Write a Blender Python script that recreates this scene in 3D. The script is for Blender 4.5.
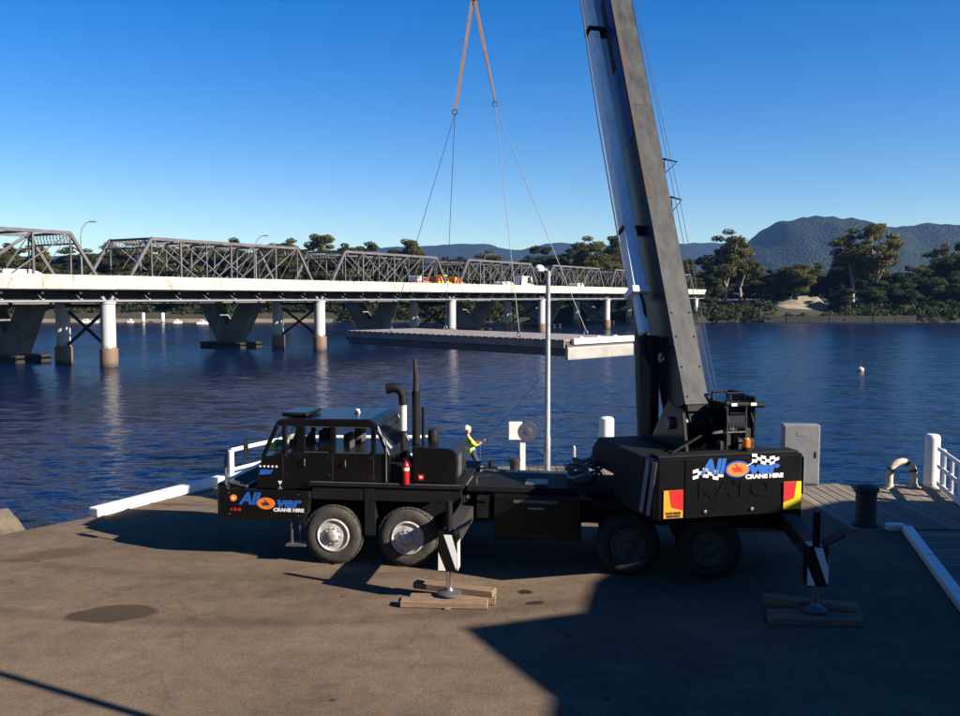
import bpy, bmesh, math, random
from mathutils import Vector, Matrix, noise as mnoise
random.seed(7)
PI = math.pi; R = math.radians
for o in list(bpy.data.objects): bpy.data.objects.remove(o)
S = bpy.context.scene
col = S.collection
# ------------------------------------------------------------------ camera
cam = bpy.data.objects.new('camera', bpy.data.cameras.new('camera')); col.objects.link(cam)
cam.location = (0, 0, 4.73); cam.rotation_euler = (R(90) - math.atan(61/900), 0, 0)
cam.data.sensor_width = 36; cam.data.lens = 33.75; cam.data.clip_end = 30000
S.camera = cam
# ------------------------------------------------------------------ world and sun
SUN_EL = 26.5; SUN_AZ = math.atan2(.89, -.456)          # measured from +Y towards +X
w = bpy.data.worlds.new('World'); S.world = w; w.use_nodes = True
wn = w.node_tree; wn.nodes.clear()
sky = wn.nodes.new('ShaderNodeTexSky'); sky.sky_type = 'NISHITA'; sky.sun_disc = False
sky.sun_elevation = R(SUN_EL); sky.sun_rotation = SUN_AZ
sky.air_density = 1.0; sky.dust_density = 0.1; sky.ozone_density = 3.0; sky.altitude = 0
hsv = wn.nodes.new('ShaderNodeHueSaturation'); hsv.inputs['Saturation'].default_value = 1.48; hsv.inputs['Hue'].default_value = .516
bgn = wn.nodes.new('ShaderNodeBackground'); bgn.inputs[1].default_value = 0.052
wo = wn.nodes.new('ShaderNodeOutputWorld')
wn.links.new(sky.outputs[0], hsv.inputs['Color']); wn.links.new(hsv.outputs[0], bgn.inputs[0]); wn.links.new(bgn.outputs[0], wo.inputs[0])
sl = bpy.data.lights.new('sun', 'SUN'); sl.energy = 5.0; sl.angle = R(.5); sl.color = (1, .9, .76)
so = bpy.data.objects.new('sun', sl); col.objects.link(so)
ce = math.cos(R(SUN_EL))
sdir = Vector((.89*ce, -.456*ce, math.sin(R(SUN_EL))))
so.rotation_euler = sdir.to_track_quat('Z', 'Y').to_euler(); so.location = (40, -25, 30)
S.view_settings.view_transform = 'Standard'; S.view_settings.look = 'None'; S.view_settings.gamma = 1
S.view_settings.exposure = 1.5
S.render.engine = 'CYCLES'
# ------------------------------------------------------------------ materials
MATS = {}
def mat(name, c=(.5, .5, .5), rough=.6, metal=0, c2=None, scale=5, det=4, bump=0, bscale=None, spec=.5, ramp=(.4, .65), aniso=None, rnd=0, world=False):
    if name in MATS: return MATS[name]
    m = bpy.data.materials.new(name); m.use_nodes = True; MATS[name] = m
    nt = m.node_tree; b = nt.nodes['Principled BSDF']; L = nt.links
    b.inputs['Base Color'].default_value = (*c, 1); b.inputs['Roughness'].default_value = rough
    b.inputs['Metallic'].default_value = metal; b.inputs['Specular IOR Level'].default_value = spec
    tc = nt.nodes.new('ShaderNodeTexCoord'); vec = tc.outputs['Object']
    if world: vec = nt.nodes.new('ShaderNodeNewGeometry').outputs['Position']
    if aniso:
        mp = nt.nodes.new('ShaderNodeMapping'); mp.inputs['Scale'].default_value = aniso
        L.new(vec, mp.inputs[0]); vec = mp.outputs[0]
    out = None
    if c2:
        n = nt.nodes.new('ShaderNodeTexNoise'); n.inputs['Scale'].default_value = scale; n.inputs['Detail'].default_value = det
        n.inputs['Roughness'].default_value = .65
        L.new(vec, n.inputs['Vector'])
        r = nt.nodes.new('ShaderNodeValToRGB'); r.color_ramp.elements[0].position = ramp[0]; r.color_ramp.elements[1].position = ramp[1]
        r.color_ramp.elements[0].color = (*c, 1); r.color_ramp.elements[1].color = (*c2, 1)
        L.new(n.outputs['Fac'], r.inputs[0]); out = r.outputs[0]
    if rnd:
        oi = nt.nodes.new('ShaderNodeObjectInfo'); mr = nt.nodes.new('ShaderNodeMapRange')
        mr.inputs['To Min'].default_value = 1-rnd; mr.inputs['To Max'].default_value = 1+rnd
        L.new(oi.outputs['Random'], mr.inputs[0])
        h = nt.nodes.new('ShaderNodeHueSaturation'); L.new(mr.outputs[0], h.inputs['Value'])
        if out: L.new(out, h.inputs['Color'])
        else: h.inputs['Color'].default_value = (*c, 1)
        out = h.outputs[0]
    if out: L.new(out, b.inputs['Base Color'])
    if bump:
        n2 = nt.nodes.new('ShaderNodeTexNoise'); n2.inputs['Scale'].default_value = bscale or scale*4; n2.inputs['Detail'].default_value = 5
        L.new(vec, n2.inputs['Vector'])
        bp = nt.nodes.new('ShaderNodeBump'); bp.inputs['Strength'].default_value = bump; bp.inputs['Distance'].default_value = .02
        L.new(n2.outputs['Fac'], bp.inputs['Height']); L.new(bp.outputs[0], b.inputs['Normal'])
    return m
mat('black_paint', (.0028, .0028, .0034), .3, c2=(.010, .0088, .0075), scale=1.7, det=8, bump=.03, spec=.32, ramp=(.5, .78))
mat('black_dull', (.0032, .0032, .0035), .7, c2=(.0070, .0064, .006), scale=4, bump=.1, spec=.2)
mat('grime', (.008, .007, .006), .85, c2=(.018, .015, .012), scale=6)
mat('rubber', (.026, .022, .019), .85, c2=(.045, .039, .032), scale=9, bump=.2)
mat('rim_shaded', (.075, .070, .065), .6, .1, c2=(.03, .026, .022), scale=9)  # rim steel darkened: shade on the rear wheels put into the colour
mat('rubber_shaded', (.010, .009, .008), .85, c2=(.02, .017, .014), scale=9, bump=.2)  # tyre rubber darkened too, painting in the shade on the rear wheels
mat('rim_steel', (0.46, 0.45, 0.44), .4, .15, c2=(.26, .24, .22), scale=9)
mat('silver_paint', (.55, .53, .48), .25, .3)
mat('chrome', (.85, .83, .8), .18, 1)
mat('steel_grey', (0.121, 0.127, 0.132), .45, .5, c2=(0.066, 0.066, 0.066), scale=6)
mat('boom_top', (.034, .037, .040), .6, 0, c2=(.0095, .010, .011), scale=2.6, det=10, bump=.15, ramp=(.38, .66), aniso=(2.0, 2.0, .55), spec=.25)
mat('boom_side', (.0035, .004, .007), .38, c2=(.008, .009, .016), scale=1.6, bump=.05, aniso=(2, 2, .4))
mat('boom_blue', (.012, .016, .13), .4, c2=(.07, .06, .14), scale=2.2, det=8, aniso=(2, 2, .35), ramp=(.5, .75))
mat('rust', (.050, .024, .014), .85, c2=(.030, .029, .028), scale=2.2, det=9, bump=.2, aniso=(2, 2, .6), ramp=(.42, .58))
mat('jib_paint', (.72, .74, .76), .55, c2=(.52, .54, .56), scale=2.5, det=6, aniso=(2, 2, .5))
mat('white_paint', (.60, .59, .56), .5, c2=(.44, .42, .38), scale=5, ramp=(.5, .8))
mat('decal_white', (.60, .60, .58), .5)
mat('decal_blue', (.009, .08, .33), .45)
mat('decal_orange', (.60, .15, .02), .45)
mat('decal_red', (.38, .006, .01), .45)
mat('decal_yellow', (.62, .42, .006), .45)
mat('decal_amber', (.50, .22, .006), .45)
mat('decal_dark', (.02, .015, .01), .6)
mat('fire_red', (.38, .01, .014), .3)
mat('timber_pad', (0.182, 0.121, 0.0715), .85, c2=(0.11, 0.0715, 0.044), scale=4, bump=.4, aniso=(.6, 4, 4), rnd=.2)
mat('plank', (0.165, 0.135, 0.102), .85, c2=(0.099, 0.0798, 0.0605), scale=3, bump=.35, aniso=(5, .5, 5), rnd=.28)
mat('galv', (.24, .25, .26), .45, .3, c2=(.18, .19, .20), scale=8)
mat('cabinet_grey', (.17, .172, .178), .55, c2=(.13, .133, .14), scale=3)
mat('bollard_black', (.012, .012, .013), .6, c2=(.03, .025, .02), scale=6, bump=.2)
mat('dark_cover', (.035, .042, .07), .6)
mat('concrete', (.16, .15, .135), .85, c2=(.10, .093, .083), scale=.5, bump=.2, bscale=8)
mat('hoop_white', (.44, .40, .32), .6, c2=(.30, .26, .20), scale=9)
mat('strap', (0.198, 0.121, 0.088), .9, c2=(0.121, 0.066, 0.0495), scale=20)
mat('wire', (.09, .09, .10), .5, .6)
mat('rope', (.12, .11, .09), .9)
mat('pontoon_deck', (0.187, 0.16, 0.149), .85, c2=(0.138, 0.118, 0.11), scale=2)
mat('pontoon_dark', (.04, .04, .043), .7, c2=(.06, .06, .06), scale=2)
mat('pontoon_white', (.26, .255, .24), .5, c2=(.20, .19, .175), scale=2)
mat('skin', (.42, .22, .15), .6)
mat('hivis', (.40, .56, .03), .7, c2=(.30, .44, .02), scale=8)
mat('hivis_orange', (.5, .10, .015), .7)
mat('navy', (.012, .018, .045), .85, c2=(.02, .028, .06), scale=12)
mat('boot', (.05, .035, .02), .8)
mat('hair', (.03, .02, .015), .9)
mat('tape', (.70, .72, .74), .35)
mat('truss_steel', (.085, .080, .088), .7, c2=(.055, .048, .050), scale=1.2)
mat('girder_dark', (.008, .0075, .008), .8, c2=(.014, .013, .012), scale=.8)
mat('bark', (0.0715, 0.0578, 0.0468), .9, c2=(0.0385, 0.0303, 0.0248), scale=2, bump=.4)
mat('bark_pale', (0.275, 0.237, 0.187), .8, c2=(0.165, 0.132, 0.099), scale=.8, bump=.2)
mat('rock', (.11, .085, .06), .9, c2=(.055, .042, .03), scale=2, bump=.6)
mat('brick_wall', (0.165, 0.11, 0.0825), .9, c2=(0.132, 0.0825, 0.0605), scale=3)
mat('roof_metal', (0.154, 0.16, 0.165), .5, .3)
mat('seat', (.05, .045, .04), .9)
mat('cream', (.62, .55, .38), .6)
mat('tan_box', (.50, .34, .20), .8)
mat('buoy_white', (.50, .34, .28), .5)
def glass_mat(name, tint, mixf):
    m = bpy.data.materials.new(name); m.use_nodes = True; MATS[name] = m
    nt = m.node_tree; nt.nodes.clear(); L = nt.links
    tr = nt.nodes.new('ShaderNodeBsdfTransparent'); tr.inputs[0].default_value = (*tint, 1)
    gl = nt.nodes.new('ShaderNodeBsdfGlossy'); gl.inputs['Roughness'].default_value = .03
    fr = nt.nodes.new('ShaderNodeFresnel'); fr.inputs[0].default_value = mixf
    mx = nt.nodes.new('ShaderNodeMixShader'); o = nt.nodes.new('ShaderNodeOutputMaterial')
    L.new(fr.outputs[0], mx.inputs[0]); L.new(tr.outputs[0], mx.inputs[1]); L.new(gl.outputs[0], mx.inputs[2]); L.new(mx.outputs[0], o.inputs[0])
glass_mat('glass', (.93, .95, .96), 1.35)
mat('window_dark', (.02, .025, .03), .08)
# amber lens
m = mat('amber_lens', (.75, .16, .01), .12); m.node_tree.nodes['Principled BSDF'].inputs['Transmission Weight'].default_value = .3
# leaves with two greens
def leafmat(name, c1, c2):
    m = mat(name, c1, .75, c2=c2, scale=.35, det=2, rnd=.22, ramp=(.35, .68))
    nt = m.node_tree; b = nt.nodes['Principled BSDF']; b.inputs['Specular IOR Level'].default_value = .15
    tl = nt.nodes.new('ShaderNodeBsdfTranslucent'); tl.inputs[0].default_value = (c2[0]*1.2, c2[1]*1.3, c2[2], 1)
    mx = nt.nodes.new('ShaderNodeMixShader'); mx.inputs[0].default_value = .25
    o = nt.nodes['Material Output']
    nt.links.new(b.outputs[0], mx.inputs[1]); nt.links.new(tl.outputs[0], mx.inputs[2]); nt.links.new(mx.outputs[0], o.inputs[0])
leafmat('leaf_olive', (.034, .038, .012), (.080, .080, .022))
leafmat('leaf_dark', (.014, .021, .009), (.034, .042, .015))
leafmat('leaf_gum', (.036, .038, .012), (.095, .085, .024))
# ------------------------------------------------------------------ mesh helpers
class MB:
    def __init__(s, xf=None): s.v = []; s.f = []; s.xf = xf
    def _add(s, vs, fs):
        n = len(s.v)
        if s.xf is not None: vs = [s.xf @ Vector(p) for p in vs]
        s.v += [tuple(p) for p in vs]; s.f += [tuple(i+n for i in f) for f in fs]; return s
    def box(s, x0, x1, y0, y1, z0, z1):
        return s._add([(x0,y0,z0),(x1,y0,z0),(x1,y1,z0),(x0,y1,z0),(x0,y0,z1),(x1,y0,z1),(x1,y1,z1),(x0,y1,z1)],
                      [(3,2,1,0),(4,5,6,7),(0,1,5,4),(1,2,6,5),(2,3,7,6),(3,0,4,7)])
    def prism(s, poly, a, b, axis='y'):
        # poly of 2-D points extruded between a and b on the axis
        n = len(poly)
        ar = sum(poly[i][0]*poly[(i+1)%n][1]-poly[(i+1)%n][0]*poly[i][1] for i in range(n))
        if ar < 0: poly = poly[::-1]
        def P(p, t): return (p[0], t, p[1]) if axis == 'y' else (p[0], p[1], t) if axis == 'z' else (t, p[0], p[1])
        vs = [P(p, a) for p in poly] + [P(p, b) for p in poly]
        fs = [tuple(range(n)), tuple(range(2*n-1, n-1, -1))] + [(i, i+n, (i+1) % n+n, (i+1) % n) for i in range(n)]
        if axis != 'y': fs = [f[::-1] for f in fs]
        return s._add(vs, fs)
    def bar(s, p, q, wd, hg=None, up=(0, 0, 1)):
        p, q = Vector(p), Vector(q); d = (q-p).normalized(); up = Vector(up)
        if abs(d.dot(up)) > .98: up = Vector((0, 1, 0))
        sd = d.cross(up).normalized(); u = sd.cross(d); hg = hg or wd
        c = [(-1,-1),(1,-1),(1,1),(-1,1)]
        vs = [e + sd*a*wd/2 + u*b*hg/2 for e in (p, q) for a, b in c]
        return s._add(vs, [(0,1,2,3),(7,6,5,4),(0,4,5,1),(1,5,6,2),(2,6,7,3),(3,7,4,0)])
    def tube(s, pts, r, n=8, cap=True):
        pts = [Vector(p) for p in pts]; k = len(pts)
        rs = r if isinstance(r, (list, tuple)) else [r]*k
        vs = []; fs = []; prev = None
        for i, p in enumerate(pts):
            d = (pts[min(i+1, k-1)]-pts[max(i-1, 0)]).normalized()
            if prev is None:
                a = Vector((0, 0, 1)) if abs(d.z) < .9 else Vector((1, 0, 0))
                u = d.cross(a).normalized()
            else: u = (prev - d*prev.dot(d)).normalized()
            prev = u; v = d.cross(u)
            vs += [p + (u*math.cos(2*PI*j/n)+v*math.sin(2*PI*j/n))*rs[i] for j in range(n)]
        for i in range(k-1):
            for j in range(n):
                j2 = (j+1) % n; fs.append((i*n+j, i*n+j2, (i+1)*n+j2, (i+1)*n+j))
        if cap: fs += [tuple(range(n-1, -1, -1)), tuple(range((k-1)*n, k*n))]
        return s._add(vs, fs)
    def lathe(s, prof, n=24, ax='z', c=(0, 0, 0), cap=True):
        # prof: list of (radius, height)
        vs = []; fs = []
        for r, h in prof:
            for j in range(n):
                a = 2*PI*j/n; x, y = r*math.cos(a), r*math.sin(a)
                vs.append((x+c[0], y+c[1], h+c[2]) if ax == 'z' else (x+c[0], h+c[1], y+c[2]) if ax == 'y' else (h+c[0], x+c[1], y+c[2]))
        for i in range(len(prof)-1):
            for j in range(n):
                j2 = (j+1) % n; f = (i*n+j, i*n+j2, (i+1)*n+j2, (i+1)*n+j)
                fs.append(f if ax != 'y' else f[::-1])
        a, b = tuple(range(n-1, -1, -1)), tuple(range((len(prof)-1)*n, len(prof)*n))
        if cap: fs += [a, b] if ax != 'y' else [a[::-1], b[::-1]]
        return s._add(vs, fs)
    def quad(s, *p): return s._add(p, [tuple(range(len(p)))])
    def build(s, name, m, parent=None, bevel=0, smooth=False, seg=1):
        me = bpy.data.meshes.new(name); me.from_pydata(s.v, [], s.f)
        if bevel:
            bm = bmesh.new(); bm.from_mesh(me)
            bmesh.ops.remove_doubles(bm, verts=bm.verts, dist=1e-5)
            ed = [e for e in bm.edges if len(e.link_faces) == 2 and e.calc_face_angle(0) > .5]
            bmesh.ops.bevel(bm, geom=ed, offset=bevel, segments=seg, affect='EDGES', profile=.6, clamp_overlap=True)
        else:
            bm = bmesh.new(); bm.from_mesh(me)
        bmesh.ops.recalc_face_normals(bm, faces=bm.faces); bm.to_mesh(me); bm.free()
        me.materials.append(MATS[m])
        if smooth:
            for p in me.polygons: p.use_smooth = True
            try: me.set_sharp_from_angle(angle=R(38))
            except Exception: pass
        me.update()
        o = bpy.data.objects.new(name, me); col.objects.link(o)
        if parent: o.parent = parent
        return o
def tag(o, label, cat, group=None):
    o['label'] = label; o['category'] = cat
    if group: o['group'] = group
    return o
def thing(name, label, cat, loc=(0, 0, 0), rz=0, group=None):
    o = bpy.data.objects.new(name, None); col.objects.link(o); o.location = loc; o.rotation_euler = (0, 0, rz)
    o.empty_display_size = .2
    return tag(o, label, cat, group)
def struct(o, kind='structure'): o['kind'] = kind; return o
def copy_tree(o, parent=None):
    c = o.copy(); col.objects.link(c); c.parent = parent
    for ch in list(o.children): copy_tree(ch, c)
    return c
def text_mesh(txt, size, name, m, parent, M, bold=0, shear=0, extrude=.002, width=None):
    cu = bpy.data.curves.new('t', 'FONT'); cu.body = txt; cu.size = size; cu.offset = bold; cu.shear = shear; cu.extrude = extrude
    cu.align_x = 'CENTER'; cu.align_y = 'CENTER'; cu.resolution_u = 3
    t = bpy.data.objects.new('t', cu); col.objects.link(t)
    dg = bpy.context.evaluated_depsgraph_get(); dg.update()
    me = bpy.data.meshes.new_from_object(t.evaluated_get(dg)); bpy.data.objects.remove(t); me.name = name
    if width:
        xs = [v.co.x for v in me.vertices]; k = width/(max(xs)-min(xs))
        for v in me.vertices: v.co.x *= k
    me.transform(M); me.materials.clear(); me.materials.append(MATS[m])
    o = bpy.data.objects.new(name, me); col.objects.link(o); o.parent = parent
    return o
# ------------------------------------------------------------------ water, wharf and banks
WZ = -1.77
m = mat('water', (.0014, .0072, .033), .2); nt = m.node_tree; b = nt.nodes['Principled BSDF']; b.inputs['IOR'].default_value = 1.33
b.inputs['Specular IOR Level'].default_value = .09
tc = nt.nodes.new('ShaderNodeTexCoord'); acc = None
for sc, asp, amp in ((.04, (1, 1.5, 1), .10), (.40, (.7, 1.9, 1), .24), (1.15, (.65, 1.8, 1), .42), (2.8, (.7, 1.6, 1), .40), (7.0, (1, 1.2, 1), .18)):
    mp = nt.nodes.new('ShaderNodeMapping'); mp.inputs['Scale'].default_value = asp; mp.inputs['Rotation'].default_value = (0, 0, R(random.uniform(-14, 14)))
    nt.links.new(tc.outputs['Object'], mp.inputs[0])
    n = nt.nodes.new('ShaderNodeTexNoise'); n.inputs['Scale'].default_value = sc; n.inputs['Detail'].default_value = 3
    nt.links.new(mp.outputs[0], n.inputs['Vector'])
    ma = nt.nodes.new('ShaderNodeVectorMath'); ma.operation = 'MULTIPLY_ADD'; ma.inputs[1].default_value = (amp*.7, amp, 0); ma.inputs[2].default_value = (-amp*.35, -amp*.5, 0)
    nt.links.new(n.outputs['Color'], ma.inputs[0])
    if acc:
        ad = nt.nodes.new('ShaderNodeVectorMath'); ad.operation = 'ADD'; nt.links.new(acc, ad.inputs[0]); nt.links.new(ma.outputs[0], ad.inputs[1]); acc = ad.outputs[0]
    else: acc = ma.outputs[0]
ad = nt.nodes.new('ShaderNodeVectorMath'); ad.operation = 'ADD'; ad.inputs[1].default_value = (0, 0, 1); nt.links.new(acc, ad.inputs[0])
nm = nt.nodes.new('ShaderNodeVectorMath'); nm.operation = 'NORMALIZE'; nt.links.new(ad.outputs[0], nm.inputs[0])
nt.links.new(nm.outputs[0], b.inputs['Normal'])
struct(MB().quad((-1500, -300, WZ), (1500, -300, WZ), (1500, 300, WZ), (-1500, 300, WZ)).build('water', 'water'))
# wharf apron: asphalt sheet on a solid quay
m = mat('apron', (.2, .15, .11), .9); nt = m.node_tree; b = nt.nodes['Principled BSDF']; b.inputs['Specular IOR Level'].default_value = .04; b.inputs['Roughness'].default_value = 1
def nod(t, **k):
    n = nt.nodes.new(t)
    for a, v in k.items(): n.inputs[a].default_value = v
    return n
tc = nod('ShaderNodeTexCoord'); Lk = nt.links
def ramp(src, stops):
    r = nt.nodes.new('ShaderNodeValToRGB'); e = r.color_ramp.elements
    while len(e) < len(stops): e.new(.5)
    for i, (p, c) in enumerate(stops): e[i].position = p; e[i].color = (*c, 1)
    Lk.new(src, r.inputs[0]); return r.outputs[0]
def mixc(a, bb, fac, mode='MIX'):
    n = nt.nodes.new('ShaderNodeMix'); n.data_type = 'RGBA'; n.blend_type = mode
    if isinstance(fac, float): n.inputs[0].default_value = fac
    else: Lk.new(fac, n.inputs[0])
    Lk.new(a, n.inputs[6]); Lk.new(bb, n.inputs[7]); return n.outputs[2]
n1 = nod('ShaderNodeTexNoise', Scale=.32, Detail=6.0, Roughness=.6); Lk.new(tc.outputs['Object'], n1.inputs['Vector'])
base = ramp(n1.outputs['Fac'], [(.32, (.096, .072, .053)), (.5, (.126, .095, .069)), (.68, (.148, .112, .082))])
mp = nod('ShaderNodeMapping'); mp.inputs['Scale'].default_value = (.7, 1.9, 1); mp.inputs['Rotation'].default_value = (0, 0, R(-18))
Lk.new(tc.outputs['Object'], mp.inputs[0])
n2 = nod('ShaderNodeTexNoise', Scale=.8, Detail=8.0, Roughness=.7); Lk.new(mp.outputs[0], n2.inputs['Vector'])
streak = ramp(n2.outputs['Fac'], [(.34, (.80, .78, .76)), (.66, (1.10, 1.08, 1.06))])
base = mixc(base, streak, .75, 'MULTIPLY')
n3 = nod('ShaderNodeTexNoise', Scale=26.0, Detail=3.0); Lk.new(tc.outputs['Object'], n3.inputs['Vector'])
grain = ramp(n3.outputs['Fac'], [(.3, (.74, .74, .74)), (.7, (1.2, 1.2, 1.2))])
base = mixc(base, grain, .8, 'MULTIPLY')
n4 = nod('ShaderNodeTexNoise', Scale=3.4, Detail=7.0, Roughness=.72); Lk.new(tc.outputs['Object'], n4.inputs['Vector'])
base = mixc(base, ramp(n4.outputs['Fac'], [(.34, (.74, .73, .72)), (.52, (1, 1, 1)), (.70, (1.16, 1.14, 1.12))]), .8, 'MULTIPLY')
vo_ = nod('ShaderNodeTexVoronoi', Scale=.9); Lk.new(tc.outputs['Object'], vo_.inputs['Vector'])
base = mixc(base, ramp(vo_.outputs['Distance'], [(.025, (.35, .34, .33)), (.06, (1, 1, 1))]), .8, 'MULTIPLY')
# hairline cracks
nw = nod('ShaderNodeTexNoise', Scale=1.1, Detail=5.0); Lk.new(tc.outputs['Object'], nw.inputs['Vector'])
wv = nt.nodes.new('ShaderNodeVectorMath'); wv.operation = 'MULTIPLY_ADD'; wv.inputs[1].default_value = (.9, .9, 0); Lk.new(nw.outputs['Color'], wv.inputs[0]); Lk.new(tc.outputs['Object'], wv.inputs[2])
vc = nod('ShaderNodeTexVoronoi', Scale=.17); vc.feature = 'DISTANCE_TO_EDGE'; Lk.new(wv.outputs[0], vc.inputs['Vector'])
base = mixc(base, ramp(vc.outputs['Distance'], [(.0005, (.6, .58, .56)), (.0028, (1, 1, 1))]), .4, 'MULTIPLY')
# tyre scuffs sweeping across the apron
mw = nod('ShaderNodeMapping'); mw.inputs['Location'].default_value = (3.5, -27, 0); Lk.new(tc.outputs['Object'], mw.inputs[0])
wl_ = nt.nodes.new('ShaderNodeVectorMath'); wl_.operation = 'LENGTH'; Lk.new(mw.outputs[0], wl_.inputs[0])
for rad in (12.1, 14.2):
    mm_ = nt.nodes.new('ShaderNodeMath'); mm_.operation = 'SUBTRACT'; mm_.inputs[1].default_value = rad; Lk.new(wl_.outputs['Value'], mm_.inputs[0])
    ab = nt.nodes.new('ShaderNodeMath'); ab.operation = 'ABSOLUTE'; Lk.new(mm_.outputs[0], ab.inputs[0])
    base = mixc(base, ramp(ab.outputs[0], [(.10, (.80, .79, .78)), (.24, (1, 1, 1))]), .8, 'MULTIPLY')
def blot(cx, cy, rx, ry, rot, edge, amt, base, colr):
    mp = nod('ShaderNodeMapping'); mp.vector_type = 'TEXTURE'
    mp.inputs['Location'].default_value = (cx, cy, 0); mp.inputs['Scale'].default_value = (rx, ry, 1); mp.inputs['Rotation'].default_value = (0, 0, R(rot))
    nz = nod('ShaderNodeTexNoise', Scale=1.3, Detail=4.0); Lk.new(tc.outputs['Object'], nz.inputs['Vector'])
    ad = nt.nodes.new('ShaderNodeVectorMath'); ad.operation = 'MULTIPLY_ADD'
    ad.inputs[1].default_value = (.5, .3, 0); Lk.new(nz.outputs['Color'], ad.inputs[0]); Lk.new(tc.outputs['Object'], ad.inputs[2])
    sb = nt.nodes.new('ShaderNodeVectorMath'); sb.operation = 'SUBTRACT'; sb.inputs[1].default_value = (.25, .15, 0); Lk.new(ad.outputs[0], sb.inputs[0])
    Lk.new(sb.outputs[0], mp.inputs[0])
    fl = nt.nodes.new('ShaderNodeVectorMath'); fl.operation = 'MULTIPLY'; fl.inputs[1].default_value = (1, 1, 0); Lk.new(mp.outputs[0], fl.inputs[0])
    ln = nt.nodes.new('ShaderNodeVectorMath'); ln.operation = 'LENGTH'; Lk.new(fl.outputs[0], ln.inputs[0])
    r = ramp(ln.outputs['Value'], [(1-edge, (amt,)*3), (1.0, (0, 0, 0))])
    c = nt.nodes.new('ShaderNodeRGB'); c.outputs[0].default_value = (*colr, 1)
    return mixc(base, c.outputs[0], r)
base = blot(-5.50, 13.22, .72, .42, 8, .12, .85, base, (.040, .030, .022))
base = blot(-7.9, 16.3, .75, .5, 20, .5, .6, base, (.045, .035, .027))
base = blot(-8.3, 15.9, .5, .2, 0, .6, .5, base, (.045, .035, .027))
base = blot(.72, 14.22, .17, .13, 0, .3, .9, base, (.012, .010, .009))
base = blot(.80, 13.7, .22, .1, 30, .3, .85, base, (.014, .012, .010))
base = blot(-3.2, 14.2, .5, .28, 20, .8, .4, base, (.05, .038, .028))
Lk.new(base, b.inputs['Base Color'])
bp = nod('ShaderNodeBump', Strength=.35, Distance=.012); Lk.new(n3.outputs['Fac'], bp.inputs['Height']); Lk.new(bp.outputs[0], b.inputs['Normal'])
LEFT = [(-40, -8), (-13.5, 12.2), (-9.56, 17.65), (-8.43, 19.03), (-6.67, 22.55), (-5.45, 25.0)]
quay = LEFT + [(5.6, 25.0), (5.6, 22.62), (11.62, 22.62), (9.3, 14.2), (9.3, -8)]
def offs(poly, e): return poly
struct(MB().prism(quay, WZ-2.5, -.075, 'z').build('quay_wall', 'concrete'))
# asphalt covers all but the timber strip
ap = [(-40, -8), (-13.5, 12.2), (-9.56, 17.65), (-8.43, 19.03), (-7.35, 21.2), (7.6, 21.2), (7.6, 18.12), (8.69, 18.12), (7.58, 14.2), (7.58, -8)]
struct(MB().prism(ap, -.07, 0, 'z').build('wharf_pavement', 'apron'))
deck = bpy.data.objects.new('timber_deck', None); col.objects.link(deck); struct(deck)
# planks run towards the water along the outer edge
px_ = MB().box(0, .235, 0, 3.78, -.07, 0).build('plank', 'plank', deck, bevel=.008)
px_.location = (-5.35, 21.21, -.004); first = True
def put_plank(x, y, l, rz=0):
    global first
    o = px_ if first else px_.copy()
    if not first: col.objects.link(o); o.parent = deck
    first = False
    o.location = (x, y, -.004 + random.uniform(-.004, .004)); o.scale = (1, l/3.78, 1); o.rotation_euler = (0, 0, rz)
x = -5.40
while x < 5.35: put_plank(x, 21.21, 3.76+random.uniform(-.03, .03)); x += .25
x = 5.62
while x < 11.3:
    y0 = 21.21 if x < 7.5 else max(18.14, 22.6-(11.5-x)*3.55) if x > 8.5 else 18.14
    put_plank(x, y0, 22.6+random.uniform(-.03, .02)-y0); x += .25
# side walkway inside the right-hand fence: cross planks
y = 14.3
while y < 21.4:
    xl = 7.60+(y-14.2)*.284+.16; xr = 9.22+(y-14.2)*.276
    if y < 18.0 :
        o = px_.copy(); col.objects.link(o); o.parent = deck; o.location = (xr, y, -.016+random.uniform(-.004, .004)); o.rotation_euler = (0, 0, R(90)); o.scale = (1, (xr-xl)/3.78, 1)
    y += .25
# kerbs
def kerb(pts, label, wd=.28, h=.2):
    t = thing('kerb', label, 'kerb', (pts[0][0], pts[0][1], 0)); p0 = Vector((*pts[0], 0))
    for a, c in zip(pts, pts[1:]):
        a = Vector((*a, h/2+.002))-p0; c = Vector((*c, h/2+.002))-p0; L = (c-a).length; k = max(1, round(L/2.2))
        for i in range(k):
            g = .006*(c-a).normalized()
            MB().bar(a+(c-a)*i/k+g, a+(c-a)*(i+1)/k-g, wd, h).build('kerb_beam', 'white_paint', t, bevel=.03, seg=2)
    return t
kerb([(-8.33, 19.1), (-7.45, 20.86), (-6.55, 22.66), (-5.55, 24.6)], 'white painted kerb beam along the left water edge of the wharf')
kerb([(8.25, 18.0), (8.62, 18.0)], 'short white kerb end piece beside the black bollard', .22, .14)
kerb([(8.60, 17.86), (7.46, 13.8), (6.4, 10)], 'long white kerb running toward the camera along right walkway', .2, .14)
# ------------------------------------------------------------------ mobile crane
d = Vector((.9914, -.1309, 0)); TRZ = math.atan2(-.1309, .9914)
CR = thing('mobile_crane', 'black truck crane with raised boom parked on the wharf, on outriggers', 'crane', (-2.60, 15.64, 0), TRZ)
BP, BD = 'black_paint', 'black_dull'
def cbox(name, m, *a, bevel=.012, parent=CR): return MB().box(*a).build(name, m, parent, bevel=bevel)
# chassis
mb = MB()
mb.box(-1.7, 8.1, .72, .95, .72, 1.12).box(-1.7, 8.1, 1.55, 1.78, .72, 1.12)
for x in (-1.5, .6, 2.6, 4.3, 5.9, 7.9): mb.box(x, x+.14, .952, 1.548, .76, 1.08)
mb.build('chassis_frame', BD, CR, bevel=.01)
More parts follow.
